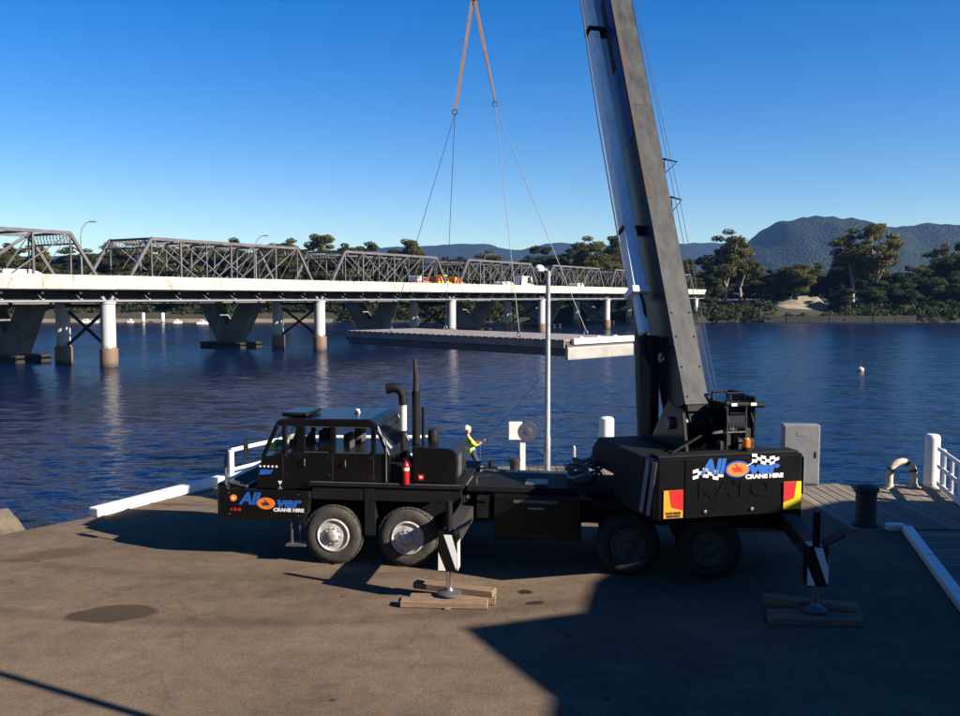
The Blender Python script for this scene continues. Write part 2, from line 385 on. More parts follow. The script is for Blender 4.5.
# wheels
def wheel(lx, ly, sgn, wdt, rimcol, tyrecol, dual=False):
    # tyre is the part, rim a sub-part; outer face looks towards -ly when sgn = -1
    r = .525; t0 = ly
    prof = [(.30, .02), (.36, .0), (.43, .0), (.485, .025), (.515, .06), (r, .10), (r, wdt-.10), (.515, wdt-.06), (.485, wdt-.02), (.36, wdt), (.30, wdt-.02)]
    if sgn > 0: prof = [(a, -h) for a, h in prof]
    mb = MB(); mb.lathe(prof, 40, 'y', (lx, ly, r), cap=False)
    # tread blocks
    ys = ly + (wdt*.5 if sgn < 0 else -wdt*.5)
    for k in range(36):
        a = 2*PI*k/36
        for q in (-1, 1):
            M = Matrix.Translation((lx, 0, r)) @ Matrix.Rotation(a, 4, 'Y')
            mm = MB(M); mm.box(.515, .532, ys+q*wdt*.2-wdt*.15, ys+q*wdt*.2+wdt*.15, -.034, .034); mb._add(mm.v, mm.f)
    ty = mb.build('wheel', tyrecol, CR, smooth=True)
    o = -1 if sgn < 0 else 1; yo = ly
    # rim
    rp = [(.30, .03), (.295, .006), (.275, -.004), (.262, .004), (.252, .035), (.20, .045), (.185, .02), (.11, .012), (.10, -.03), (.075, -.05), (.02, -.055)]
    rm = MB(); rm.lathe([(a, -o*h if o < 0 else -h) for a, h in rp] if o > 0 else [(a, h) for a, h in rp], 32, 'y', (lx, yo, r))
    rim = rm.build('rim', rimcol, ty, smooth=True)
    hl = MB()
    for k in range(8):
        a = 2*PI*(k+.5)/8; hl.lathe([(.026, 0), (.026, .012)], 10, 'y', (lx+.222*math.cos(a), yo-o*.032-(.016 if o > 0 else -.004), r+.222*math.sin(a)))
    hl.build('hand_hole', 'decal_dark', ty)
    nn = MB()
    for k in range(10):
        a = 2*PI*k/10; nn.lathe([(.016, 0), (.014, .035)], 6, 'y', (lx+.135*math.cos(a), yo-o*.012-(.0 if o > 0 else .03), r+.135*math.sin(a)))
    nn.build('wheel_nut', rimcol, ty)
for lx in (0, 1.34):
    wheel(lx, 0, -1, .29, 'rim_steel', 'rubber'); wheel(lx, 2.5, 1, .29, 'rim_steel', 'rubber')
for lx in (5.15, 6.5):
    wheel(lx, 0.0, -1, .58, 'rim_shaded', 'rubber_shaded'); wheel(lx, 2.5, 1, .58, 'rim_shaded', 'rubber_shaded')
for lx in (0, 1.34, 5.15, 6.5): MB().tube([(lx, .2, .525), (lx, 2.3, .525)], .09, 10).build('axle', BD, CR)
# front platform with logo skirt
fp = MB(); fp.prism([(-2.08, .80), (-2.1, 1.36), (-1.95, 1.36), (-1.9, 1.305), (-.42, 1.305), (-.40, 1.2), (-.56, .80), (-.9, .76), (-1.9, .74)], .0, .06)
SK = fp.build('side_skirt', BP, CR, bevel=.012)
MB().prism([(-2.08, .80), (-2.1, 1.36), (-1.95, 1.36), (-1.9, 1.305), (-.42, 1.305), (-.40, 1.2), (-.56, .80), (-.9, .76), (-1.9, .74)], 2.44, 2.5).build('side_skirt', BP, CR, bevel=.012)
cbox('front_deck', BD, -1.92, -.45, .064, 2.436, 1.24, 1.295)
cbox('bumper', BP, -2.16, -1.93, .064, 2.436, .78, 1.40, bevel=.03)
# grating along the front edge
mb = MB()
for k in range(22): mb.bar((-1.92, .12+k*.107, 1.41), (-1.62, .12+k*.107, 1.33), .02, .035)
mb.bar((-1.93, .08, 1.425), (-1.93, 2.42, 1.425), .035); mb.bar((-1.62, .08, 1.34), (-1.62, 2.42, 1.34), .035)
mb.build('front_grating', 'steel_grey', CR)
MB().tube([(-1.98, .05, 1.37), (-1.98, .05, 1.96)], .022, 8).build('marker_pole', 'steel_grey', CR, smooth=True)
MB().prism([(-.42, 1.30), (-.36, 1.30), (-.52, .72), (-.58, .72)], .01, .5).build('mudflap', BD, CR)
MB().bar((-.78, .1, .78), (-.78, .1, .34), .035).bar((-.62, .1, .78), (-.62, .1, .34), .035).box(-.86, -.5, -.02, .22, .31, .345).build('step', 'steel_grey', CR)
# fender deck over front wheels
mb = MB(); mb.box(-.44, 2.32, .0, 2.5, 1.40, 1.46); mb.box(-.38, 2.30, .03, .06, 1.16, 1.398); mb.box(-.38, 2.30, 2.44, 2.47, 1.16, 1.398)
mb.build('fender_deck', BD, CR, bevel=.01)
cbox('inner_skirt', BD, -.5, 2.3, .36, .40, .45, 1.39)
MB().box(.58, .76, .02, .34, .55, 1.38).build('mudguard_bracket', BD, CR)
# cab
CABY0, CABY1 = .08, 1.78
low = [(-1.44, 1.302), (-1.42, 1.62), (-1.30, 1.90), (-.94, 1.92), (-.60, 1.985), (.98, 1.985), (1.03, 1.75), (1.05, 1.468), (-.40, 1.468), (-.42, 1.302)]
CAB = MB().prism(low, CABY0, CABY1).build('cab_body', BP, CR, bevel=.03, seg=2)
rf = [(-1.06, 2.44), (-1.06, 2.52), (-.96, 2.57), (.64, 2.59), (.76, 2.54), (.80, 2.44)]
MB().prism(rf, CABY0+.02, CABY1-.02).build('cab_roof', BP, CR, bevel=.03, seg=2)
cbox('roof_vent', BP, -1.0, -.50, .22, 1.05, 2.592, 2.67, bevel=.03)
MB().tube([(.2, 1.0, 2.585), (.2, 1.0, 2.66)], [.07, .05], 12).build('roof_beacon', 'decal_white', CR, smooth=True)
for y in (CABY0+.045, CABY1-.045):
    for a_, b_, w_ in (((-1.31, 1.88), (-1.03, 2.47), .07), ((-.90, 1.90), (-.90, 2.46), .08), ((-.60, 1.95), (-.60, 2.46), .17), ((-.01, 1.95), (-.01, 2.46), .10), ((.72, 1.95), (.72, 2.46), .08), ((.99, 1.95), (.78, 2.47), .08)):
        MB().bar((a_[0], y, a_[1]), (b_[0], y, b_[1]), w_, .07).build('cab_pillar', BP, CR, bevel=.012)
for i, (a, y) in enumerate(((0, CABY0+.035), (1, CABY1-.035))):
    for q in ([(-1.28, 1.91), (-.93, 1.925), (-.93, 2.44), (-1.04, 2.44)], [(-.86, 1.935), (-.68, 1.97), (-.68, 2.44), (-.86, 2.44)],
              [(-.52, 1.984), (-.05, 1.984), (-.05, 2.44), (-.52, 2.44)], [(.03, 1.984), (.69, 1.984), (.69, 2.44), (.03, 2.44)], [(.76, 1.984), (.95, 1.984), (.79, 2.44), (.76, 2.44)]):
        MB().prism(q, y, y+.006).build('window_pane', 'glass', CR)
MB().quad((-1.29, CABY0+.08, 1.93), (-1.29, CABY1-.08, 1.93), (-1.06, CABY1-.08, 2.45), (-1.06, CABY0+.08, 2.45)).build('windscreen', 'glass', CR)
MB().quad((.97, CABY0+.08, 1.99), (.97, CABY1-.08, 1.99), (.80, CABY1-.08, 2.44), (.80, CABY0+.08, 2.44)).build('rear_window', 'glass', CR)
mb = MB(); mb.bar((.95, .10, 1.99), (.95, 1.76, 1.99), .07)
mb.build('rear_sill', BP, CR)
for y0 in (.35, 1.15):
    MB().box(.10, .22, y0, y0+.40, 1.99, 2.27).build('seat_back', 'seat', CR, bevel=.04, seg=2)
    MB().box(-.62, -.52, y0+.02, y0+.36, 1.99, 2.22).build('seat_back', 'seat', CR, bevel=.04, seg=2)
def ring(c, r, t, n=20, m=6, M=None):
    mb = MB(M); pts = [(c[0]+r*math.cos(2*PI*k/n), c[1]+r*math.sin(2*PI*k/n), c[2]) for k in range(n)]
    vs = []; fs = []
    for k in range(n):
        a = 2*PI*k/n
        for j in range(m):
            bb = 2*PI*j/m; rr = r+t*math.cos(bb); vs.append((c[0]+rr*math.cos(a), c[1]+rr*math.sin(a), c[2]+t*math.sin(bb)))
    for k in range(n):
        for j in range(m): fs.append((k*m+j, ((k+1) % n)*m+j, ((k+1) % n)*m+(j+1) % m, k*m+(j+1) % m))
    mb._add(vs, fs); return mb
ring((0, 0, 0), .2, .016, M=Matrix.Translation((-.88, 1.38, 2.05)) @ Matrix.Rotation(R(-50), 4, 'Y')).build('steering_wheel', 'seat', CR, smooth=True)
# door seams and handles
for x in (-.92, -.01, .73): MB().box(x-.006, x+.006, CABY0-.003, CABY0+.004, 1.5, 1.95).build('door_seam', 'decal_dark', CR)
for x in (-.52, .22):
    MB().tube([(x, CABY0-.005, 1.86), (x+.01, CABY0-.045, 1.84), (x+.01, CABY0-.045, 1.76), (x, CABY0-.005, 1.74)], .012, 8).build('door_handle', 'steel_grey', CAB, smooth=True)
MB().tube([(.96, CABY0-.02, 1.5), (.96, CABY0-.02, 2.2), (.80, CABY0-.02, 2.42)], .014, 8).build('grab_rail', 'steel_grey', CR, smooth=True)
for k in range(5): MB().box(-1.36+k*.075, -1.325+k*.075, CABY0-.004, CABY0+.004, 1.70, 1.735).build('cab_lettering', 'decal_white', CAB)
MB().prism([(-1.37, 1.56), (-1.16, 1.58), (-1.10, 1.66), (-1.34, 1.66)], CABY0-.004, CABY0+.004).build('cab_emblem', 'decal_blue', CAB)
MB().prism([(-1.02, 1.46), (-.94, 1.46), (-.98, 1.39)], CABY0-.006, CABY0+.004).build('warning_mark', 'decal_white', CAB)
MB().prism([(-1.02, 1.315), (-.94, 1.315), (-.98, 1.38)], CABY0-.006, CABY0+.004).build('warning_mark', 'cabinet_grey', CAB)
# mirror arms at the cab front
MB().tube([(-1.30, .10, 2.2), (-1.52, -.12, 2.25), (-1.52, -.12, 1.95)], .013, 6).build('mirror_arm', BD, CR)
MB().box(-1.545, -1.505, -.20, -.04, 1.92, 2.18).build('mirror', BD, CR, bevel=.015)
# skirt decals
FRONT = lambda x, z, y=-.003: Matrix.Translation((x, y, z)) @ Matrix.Rotation(R(90), 4, 'X')
text_mesh('All', .30, 'lettering', 'decal_blue', SK, FRONT(-1.53, 1.135), .012, .25, width=.42)
text_mesh('ver', .26, 'lettering', 'decal_blue', SK, FRONT(-.82, 1.085), .012, .25, width=.46)
text_mesh('CRANE HIRE', .085, 'lettering', 'decal_white', SK, FRONT(-.80, .955, -.005), .004, 0, width=.56)
def ell(mb, cx, cz, rx, rz, y0, y1, n=24): return mb.prism([(cx+rx*math.cos(2*PI*k/n), cz+rz*math.sin(2*PI*k/n)) for k in range(n)], y0, y1)
ell(MB(), -1.215, 1.065, .165, .105, -.006, .004).build('emblem', 'decal_orange', SK)
def little_crane(cx, cz, s, y, parent):
    mb = MB(); mb.box(cx-.07*s, cx+.07*s, y-.003, y, cz-.035*s, cz-.01*s); mb.box(cx-.09*s, cx+.06*s, y-.003, y, cz-.005*s, cz+.02*s)
    mb.prism([(cx+.03*s, cz+.02*s), (cx-.02*s, cz+.075*s), (cx-.035*s, cz+.075*s), (cx+.0*s, cz+.02*s)], y-.003, y)
    mb.build('emblem_print', 'decal_dark', parent)
little_crane(-1.215, 1.065, .9, -.007, SK)
ell(MB(), -1.82, 1.15, .06, .06, -.02, .004).build('marker_lamp', 'decal_orange', SK)
ell(MB(), -1.82, 1.15, .028, .028, -.024, -.019).build('marker_lamp_lens', 'cream', SK)
for x, w_ in ((-1.88, .03), (-1.82, .05), (-1.745, .06)): MB().box(x, x+w_, -.004, .004, .92, .965).build('red_mark', 'decal_red', SK)
# behind the cab
cbox('battery_box', BD, 1.0, 1.34, .12, .8, 1.462, 1.82, bevel=.02)
ebx = [(1.42, 1.462), (2.2, 1.462), (2.2, 2.02), (2.1, 2.10), (1.42, 2.12)]
MB().prism(ebx, .10, 1.25).build('engine_cover', BP, CR, bevel=.03, seg=2)
MB().box(2.203, 2.23, .14, .5, 1.6, 1.98).build('cover_plate', 'steel_grey', CR)
MB().tube([(1.38, .62, 1.46), (1.38, .62, 3.05)], .072, 14).build('exhaust_stack', BD, CR, smooth=True)
MB().tube([(1.38, .62, 3.05), (1.385, .62, 3.28), (1.36, .62, 3.62)], [.055, .052, .03], 12).build('exhaust_tip', 'grime', CR, smooth=True)
MB().tube([(1.50, .70, 1.6), (1.50, .70, 2.75)], .035, 10).build('side_pipe', BD, CR, smooth=True)
MB().tube([(1.16, .55, 1.82), (1.16, .55, 2.34)], .05, 12).build('intake_base', BD, CR, smooth=True)
MB().tube([(1.16, .55, 2.34), (1.16, .55, 2.80)], .066, 14).build('intake_pipe', 'silver_paint', CR, smooth=True)
MB().tube([(1.16, .55, 2.80), (1.15, .55, 2.98), (1.10, .55, 3.08), (1.0, .55, 3.11), (.86, .55, 3.09)], [.07, .075, .085, .09, .10], 14).build('intake_elbow', BD, CR, smooth=True)
MB().lathe([(.10, 2.1), (.10, 2.28), (.07, 2.33), (.02, 2.34)], 14, 'z', (1.66, .8, 0)).build('air_cleaner', 'black_dull', CR, smooth=True)
# hoses and valves
mb = MB()
for k in range(5): mb.tube([(1.0+k*.05, .3+k*.05, 1.83), (1.06+k*.06, .25, 1.95+k*.02), (1.2+k*.04, .3, 1.9), (1.3, .4+k*.03, 1.75)], .014, 6)
mb.build('hose', BD, CR, smooth=True)
FE = MB().lathe([(.05, 1.475), (.058, 1.49), (.058, 1.80), (.045, 1.84), (.02, 1.87), (.02, 1.90)], 16, 'z', (1.32, .03, 0)).build('fire_extinguisher', 'fire_red', CR, smooth=True)
MB().box(1.27, 1.36, .01, .05, 1.895, 1.93).tube([(1.36, .03, 1.90), (1.40, .03, 1.82), (1.385, .03, 1.6)], .01, 6).build('valve', BD, FE)
MB().lathe([(.0585, 1.72), (.0585, 1.77)], 16, 'z', (1.32, .0295, 0)).build('band', 'decal_white', FE)
MB().box(1.52, 1.62, .092, .10, 1.54, 1.64).build('sticker', 'decal_red', CR)
MB().box(1.545, 1.595, .088, .0915, 1.575, 1.61).build('sticker_print', 'decal_white', CR)
for k in range(7): MB().prism([(.0, 0), (.02, .0), (.008, .045), (-.012, .045)], 0, .34, 'y').build('louvre', BD, CR); CR.children[-1].location = (1.72+k*.0, .098, 1.60+k*.055); CR.children[-1].rotation_euler = (0, 0, R(-90)); CR.children[-1].location.x = 1.76
for x in (-1.9, -.62):
    for z in (.86, 1.24): MB().lathe([(.012, -.006), (.012, .002)], 8, 'y', (x, 0, z)).build('skirt_bolt', 'steel_grey', SK)
for x in (-.86, -.08, .66):
    for z in (1.56, 1.88): MB().box(x-.03, x+.03, CABY0-.012, CABY0-.002, z, z+.05).build('door_hinge', BD, CAB)
MB().tube([(-1.31, .55, 1.93), (-1.16, .75, 2.28)], .008, 6).build('wiper', BD, CR); MB().tube([(-1.31, 1.25, 1.93), (-1.16, 1.45, 2.28)], .008, 6).build('wiper', BD, CR)
for z in (2.44, 1.988):
    MB().box(-.54, .70, CABY0+.026, CABY0+.034, z-.006, z+.006).build('window_seal', 'seat', CR)
mb = MB()
for k in range(10): mb.lathe([(.012, 0), (.012, .008)], 6, 'z', (-.3+k*.27, .06, 1.46))
mb.build('deck_bolt', 'steel_grey', CR)
MB().tube([(-.40, .02, 1.475), (2.28, .02, 1.475)], .012, 6).build('edge_tube', 'steel_grey', CR)
# middle section
cbox('mid_deck', BD, 2.34, 7.9, .3, 1.62, 1.32, 1.42)
cbox('deck_plate', 'steel_grey', 3.35, 3.75, .45, .95, 1.424, 1.445)
TB = cbox('tool_box', BP, 2.85, 4.35, .06, .68, .56, 1.31, bevel=.02)
MB().box(3.2, 3.95, .045, .06, 1.20, 1.25).build('rail_strip', 'steel_grey', TB)
MB().box(3.45, 3.72, .05, .06, 1.09, 1.125).build('name_plate', 'galv', TB)
cbox('tool_box', BP, 2.85, 4.35, 1.82, 2.44, .56, 1.31, bevel=.02)
cbox('rear_fender', BD, 4.55, 7.2, .02, .60, 1.14, 1.22); cbox('rear_fender', BD, 4.55, 7.2, 1.9, 2.48, 1.14, 1.22)
MB().tube([(2.5, .5, 1.41), (2.5, .5, 1.54), (2.75, .45, 1.58)], .012, 6).build('grab_rail', 'steel_grey', CR)
# valve bank near the front outrigger
mb = MB(); mb.box(2.55, 2.8, .1, .4, .9, 1.25)
for k in range(4): mb.tube([(2.58+k*.06, .08, 1.2), (2.58+k*.06, .03, 1.3)], .01, 6)
mb.build('valve_bank', BD, CR, bevel=.01)
MB().tube([(2.42, -.02, 1.30), (2.42, -.05, 1.30)], .035, 10).build('work_lamp', 'chrome', CR)
# outriggers
def outrigger(lx, side):
    y_in, y_out = (1.25, -1.52) if side < 0 else (1.25, 3.6)
    s = side
    be = MB().box(lx-.13, lx+.13, min(y_in, y_out), max(y_in, y_out), .86, 1.10).build('outrigger_beam', 'grime', CR, bevel=.012)
    hb = cbox('outrigger_jack_box', BP, lx-.15, lx+.15, *((y_out-.28, y_out-.004) if s < 0 else (y_out+.004, y_out+.28)), .52, 1.12, bevel=.015)
    yc = y_out+s*.14; yf = y_out-.28 if s < 0 else y_out+.28
    zt = 1.56 if s < 0 else 1.2
    MB().tube([(lx, yc, 1.12), (lx, yc, zt)], .055, 14).tube([(lx, yc, zt), (lx, yc, zt+.04)], .045, 10).build('jack_cylinder', BD, CR, smooth=True)
    MB().tube([(lx, yc, .51), (lx, yc, .20)], .052, 14).build('jack_rod', 'chrome', CR, smooth=True)
    MB().lathe([(.19, .135), (.19, .16), (.08, .20), (.06, .24)], 20, 'z', (lx, yc, 0)).build('jack_foot', 'steel_grey', CR, smooth=True)
    ya, yb = (yf-.004, yf+.002) if s < 0 else (yf-.002, yf+.004)
    MB().prism([(lx-.145, .54), (lx-.145, .82), (lx-.03, .54)], ya, yb).build('white_stripe', 'decal_white', hb)
    MB().prism([(lx-.06, 1.10), (lx+.06, 1.10), (lx+.145, .80), (lx+.145, .60), (lx+.13, .56)], ya, yb).build('white_stripe', 'decal_white', hb)
    # striped board on the side of the box
    for k in range(3):
        z0 = .54; y0 = (y_out-.26+k*.095) if s < 0 else (y_out+.02+k*.095)
        MB().prism([(y0, z0), (y0+.045, z0), (y0+.03, .98), (y0-.015, .98)], lx+.148, lx+.154, 'x').build('white_stripe', 'decal_white', hb)
    if s < 0: MB().prism([(lx+.10, 1.12), (lx+.36, 1.28), (lx+.36, 1.31), (lx+.10, 1.15)], min(y_out, y_out+s*.3), max(y_out, y_out+s*.3)).build('guard_plate', 'grime', CR)
    return lx, yc
FEET = [outrigger(2.36, -1), outrigger(7.81, -1), outrigger(2.36, 1), outrigger(7.81, 1)]
for x in (2.2, 7.65): MB().box(x, x+.32, .3, 2.2, .80, 1.14).build('outrigger_housing', BD, CR, bevel=.01)
# superstructure, turned so its tail faces the camera
Tw = Vector((3.30, 16.39, 0)); hd = Vector((-.23, .973, 0)).normalized(); rt = Vector((hd.y, -hd.x, 0))
Mt = Matrix.Translation((-2.60, 15.64, 0)) @ Matrix.Rotation(TRZ, 4, 'Z')
Ms = Matrix(((rt.x, hd.x, 0, Tw.x), (rt.y, hd.y, 0, Tw.y), (0, 0, 1, 0), (0, 0, 0, 1)))
SX = Mt.inverted() @ Ms          # super frame: x right, y forward, z up
def sm(): return MB(SX)
sm().lathe([(.72, 1.424), (.72, 1.60), (.66, 1.61), (.66, 1.70)], 32).build('turntable_ring', 'grime', CR, smooth=True)
sm().prism([(-1.24, -2.2), (1.24, -2.2), (1.24, .9), (.6, 1.5), (-.6, 1.5), (-1.24, .3)], 1.705, 1.80, 'z').build('turntable_deck', BD, CR)
HS = sm().prism([(-2.22, 1.28), (-2.22, 2.22), (-.2, 2.24), (.12, 2.02), (.14, 1.805), (-.9, 1.802), (-.95, 1.28)], -1.27, -.5, 'x').build('engine_house', BD, CR, bevel=.02)
sm().prism([(-2.22, 1.28), (-2.22, 2.16), (-.2, 2.16), (.12, 2.02), (.14, 1.805), (-.9, 1.802), (-.95, 1.28)], .55, 1.27, 'x').build('engine_house', BD, CR, bevel=.02)
CW = sm().prism([(-1.27, -2.225), (-1.27, -2.58), (-1.22, -2.63), (1.22, -2.63), (1.27, -2.58), (1.27, -2.225)], 1.31, 2.26, 'z').build('counterweight', BP, CR, bevel=.02)
sm().box(-.78, .86, -2.642, -2.632, 1.33, 2.235).build('tail_panel', BP, CW, bevel=.004)
# stripes on the left flank
for k, (a, b2) in enumerate(((-2.56, -2.44), (-2.40, -2.30), (-2.24, -2.22))):
    pass
for a in (-2.60, -2.34):
    sm().prism([(a-.09, 2.22), (a+.05, 2.22), (a+.30, 1.34), (a+.16, 1.34)], -1.276, -1.271, 'x').build('white_stripe', 'cabinet_grey', CW)
# rear decals (x right, z up on plane y = -2.645)
RB = lambda x, z, y=-2.648: SX @ Matrix.Translation((x, y, z)) @ Matrix.Rotation(R(90), 4, 'X')
text_mesh('All', .32, 'lettering', 'decal_blue', CW, RB(-.33, 2.10), .016, .2, width=.46)
text_mesh('ver', .28, 'lettering', 'decal_blue', CW, RB(.53, 2.06), .016, .2, width=.54)
text_mesh('CRANE HIRE', .09, 'lettering', 'decal_white', CW, RB(.56, 1.93), .005, 0, width=.66)
def ellp(cx, cz, rx, rz, y0, y1, nm, m, n=24): return sm().prism([(cx+rx*math.cos(2*PI*k/n), cz+rz*math.sin(2*PI*k/n)) for k in range(n)], y0, y1).build(nm, m, CW)
ellp(.10, 2.06, .215, .13, -2.648, -2.644, 'emblem', 'decal_blue'); ellp(.10, 2.055, .185, .105, -2.651, -2.6485, 'emblem', 'decal_orange')
mb = sm(); mb.box(.03, .18, -2.6545, -2.6515, 2.02, 2.05).box(.0, .16, -2.6545, -2.6515, 2.055, 2.085)
mb.prism([(.12, 2.085), (.06, 2.14), (.045, 2.14), (.09, 2.085)], -2.6545, -2.6515); mb.build('emblem_print', 'decal_red', CW)
# waving chequered flags: white squares
def flag(x0, z0, L, hgt, nx, nz, ph):
    mb = sm()
    for i in range(nx):
        for j in range(nz):
            if (i+j) % 2: continue
            x = x0+L*i/nx; dx = L/nx; f = lambda xx: .03*math.sin((xx-x0)/L*5+ph)
            z = z0+hgt*j/nz; dz = hgt/nz
            mb.prism([(x, z+f(x)), (x+dx*1.15, z+f(x+dx)), (x+dx*1.15, z+dz*1.1+f(x+dx)), (x, z+dz*1.1+f(x))], -2.650, -2.646)
    mb.build('flag', 'decal_white', CW)
flag(-.66, 1.93, .50, .14, 6, 3, 0); flag(.34, 2.13, .46, .13, 6, 3, 1.5)
sm().bar((.24, -2.65, 2.10), (.36, -2.65, 2.16), .02, .012).build('flag_pole', 'decal_white', CW)
text_mesh('KATO', .36, 'cast_lettering', 'black_paint', CW, RB(.06, 1.74, -2.646), .012, 0, extrude=.008, width=1.25)
# reflective boards
def board(x0, x1, z0, z1, flip, yc, rc):
    bd = sm().box(x0, x1, -2.656, -2.644, z0, z1).build('reflector_board', yc, CW)
    W = x1-x0; Hh = z1-z0; X = (lambda t: x1-t*W) if flip else (lambda t: x0+t*W)
    Z = lambda t: z0+t*Hh
    sm().prism([(X(.27), Z(1)), (X(1), Z(1)), (X(1), Z(.26)), (X(.40), Z(.40))], -2.660, -2.6575).build('reflector_panel', rc, CW)
    return bd
board(-1.14, -.82, 1.35, 1.78, False, 'decal_amber', 'decal_red')
board(.90, 1.21, 1.38, 1.82, True, 'decal_yellow', 'decal_red')
text_mesh('DO NOT OVERTAKE', .05, 'small_print', 'decal_dark', CW, RB(-.98, 1.425, -2.659), .002, 0, width=.25)
text_mesh('TURNING VEHICLE', .05, 'small_print', 'decal_dark', CW, RB(-.98, 1.378, -2.659), .002, 0, width=.23)
for x in (-.45, .35): sm().lathe([(.03, -2.646), (.03, -2.665), (.015, -2.67)], 10, 'y', (x, 0, 1.42)).build('tail_bolt', 'steel_grey', CW)
# boom
EL = R(66.6); BA = R(15.1)
hb_ = Vector((-math.sin(BA), math.cos(BA), 0)); rb_ = Vector((hb_.y, -hb_.x, 0))
bdir = hb_*math.cos(EL)+Vector((0, 0, math.sin(EL))); bup = -hb_*math.sin(EL)+Vector((0, 0, math.cos(EL)))   # bup: outward normal of boom top face
BO = Vector((3.66, 15.1, 3.0))-bup*.27-bdir*.36
MBm = Mt.inverted() @ Matrix(((rb_.x, bup.x, bdir.x, BO.x), (rb_.y, bup.y, bdir.y, BO.y), (rb_.z, bup.z, bdir.z, BO.z), (0, 0, 0, 1)))  # boom frame: x right, y towards top face, z along
def bm_(): return MB(MBm)
def boom_sec(name, hw, y0, y1, z0, z1, m):
    return bm_().prism([(-hw, y0), (hw, y0), (hw, y1), (-hw, y1)], z0, z1, 'z').build(name, m, CR, bevel=.012)
B1 = boom_sec('boom_section', .226, -.58, .25, .30, 13.0, 'boom_side')
bm_().box(-.234, .234, .252, .272, .28, 13.02).build('boom_top_plate', 'boom_top', B1, bevel=.006)
bm_().box(-.236, -.15, .2735, .279, 4.2, 13.0).build('rust_strip', 'rust', B1)
bm_().box(-.2305, -.2265, -.40, .20, 5.6, 12.9).build('blue_panel', 'boom_blue', B1)
bm_().box(-.2335, -.2310, -.18, -.02, 7.2, 8.9).build('rust_patch', 'rust', B1)
boom_sec('boom_section', .20, -.53, .19, 13.0, 22.0, 'boom_side'); boom_sec('boom_section', .17, -.48, .13, 22.0, 30.0, 'boom_side')
boom_sec('boom_section', .14, -.43, .07, 30.0, 37.2, 'boom_side')
bm_().box(-.20, .20, -.68, .12, 37.2, 37.75).build('boom_head', BD, CR, bevel=.03)
for z in (12.7, 21.7, 29.7): bm_().box(-.27, .27, -.62, .31, z, z+.3).build('boom_collar', BD, CR, bevel=.02)
# boom foot
bm_().prism([(.26, .29), (.24, -.05), (.0, -.32), (-.30, -.34), (-.58, .29)], -.21, .21, 'x').build('boom_foot', BD, CR, bevel=.02)
# seams and bolts on the top plate
for z in (6.2,): bm_().box(-.232, .232, .2725, .2745, z, z+.02).build('plate_seam', 'boom_side', B1)
mb = bm_()
for z in (.42, .95, 1.5, 1.95):
    for x in (-.17, .17): mb.lathe([(.02, .272), (.016, .285)], 8, 'y', (x, 0, z))
mb.build('plate_bolt', BD, B1)
# pedestal plates carrying the boom foot
for x in (-.42, .36): sm().prism([(-2.0, 1.80), (-1.75, 2.85), (-1.2, 3.0), (-.85, 2.6), (-.1, 1.80)], x, x+.07, 'x').build('boom_bracket', BP, CR, bevel=.012)
sm().tube([(-.50, -1.34, 2.62), (.6, -1.34, 2.62)], .11, 16).build('pivot_pin', 'steel_grey', CR, smooth=True)
# lift ram
top = MBm @ Vector((0, -.60, 4.2)); q = SX.inverted() @ top
sm().tube([(-.06, .45, 1.85), Vector((-.06, .45, 1.85)).lerp(q, .62)], .17, 18).build('lift_ram', BP, CR, smooth=True)
sm().tube([Vector((-.06, .45, 1.85)).lerp(q, .62), q], .11, 16).build('ram_rod', 'chrome', CR, smooth=True)
sm().box(-.44, -.27, -.55, -.15, 1.81, 4.05).build('boom_mast', BD, CR, bevel=.02)
# hose bundle and cream valve on left face
bm_().box(-.33, -.23, -.34, -.14, 1.22, 1.36).build('valve_block', 'cream', B1, bevel=.02)
bm_().tube([(-.30, -.2, 1.25), (-.34, .1, 1.3), (-.25, .28, 1.35)], .018, 6).build('hydraulic_hose', BD, CR)
# stowed fly jib on left flank of boom
def taper(z0, h0, w0, z1, h1, w1, cx, cy):
    vs = [(cx+a*h, cy+c*w, z) for z, h, w in ((z0, h0, w0), (z1, h1, w1)) for a, c in ((-1, -1), (1, -1), (1, 1), (-1, 1))]
    return bm_()._add(vs, [(3, 2, 1, 0), (4, 5, 6, 7), (0, 1, 5, 4), (1, 2, 6, 5), (2, 3, 7, 6), (3, 0, 4, 7)])
J = taper(2.55, .13, .14, 12.9, .075, .08, -.47, -.25).build('fly_jib', 'jib_paint', CR, bevel=.03, seg=2)
bm_().prism([(-.57, -.36), (-.40, -.36), (-.40, -.16), (-.57, -.16)], 1.75, 2.548, 'z').build('jib_foot', 'jib_paint', J, bevel=.03)
bm_().box(-.66, -.32, -.46, -.06, 2.50, 2.62).build('jib_collar', 'jib_paint', J, bevel=.01)
for z in (3.75, 8.2): bm_().box(-.61, -.228, -.38, -.12, z, z+.11).build('jib_bracket', BD, J, bevel=.015)
bm_().tube([(-.70, -.2, 3.0), (-.71, -.2, 6), (-.66, -.15, 9.5), (-.64, -.1, 13)], .016, 6).build('jib_cable', 'wire', CR)
for k in range(3):
    bm_().tube([(-.48-k*.03, -.2, 2.7), (-.46, -.12-.03*k, 2.3), (-.44-k*.03, -.2, 1.9), (-.58+k*.05, -.3, 1.45-k*.08), (-.42, -.35, 1.15-k*.08), (-.28, -.3, 1.3)], .02, 6).build('hydraulic_hose', BD, CR, smooth=True)
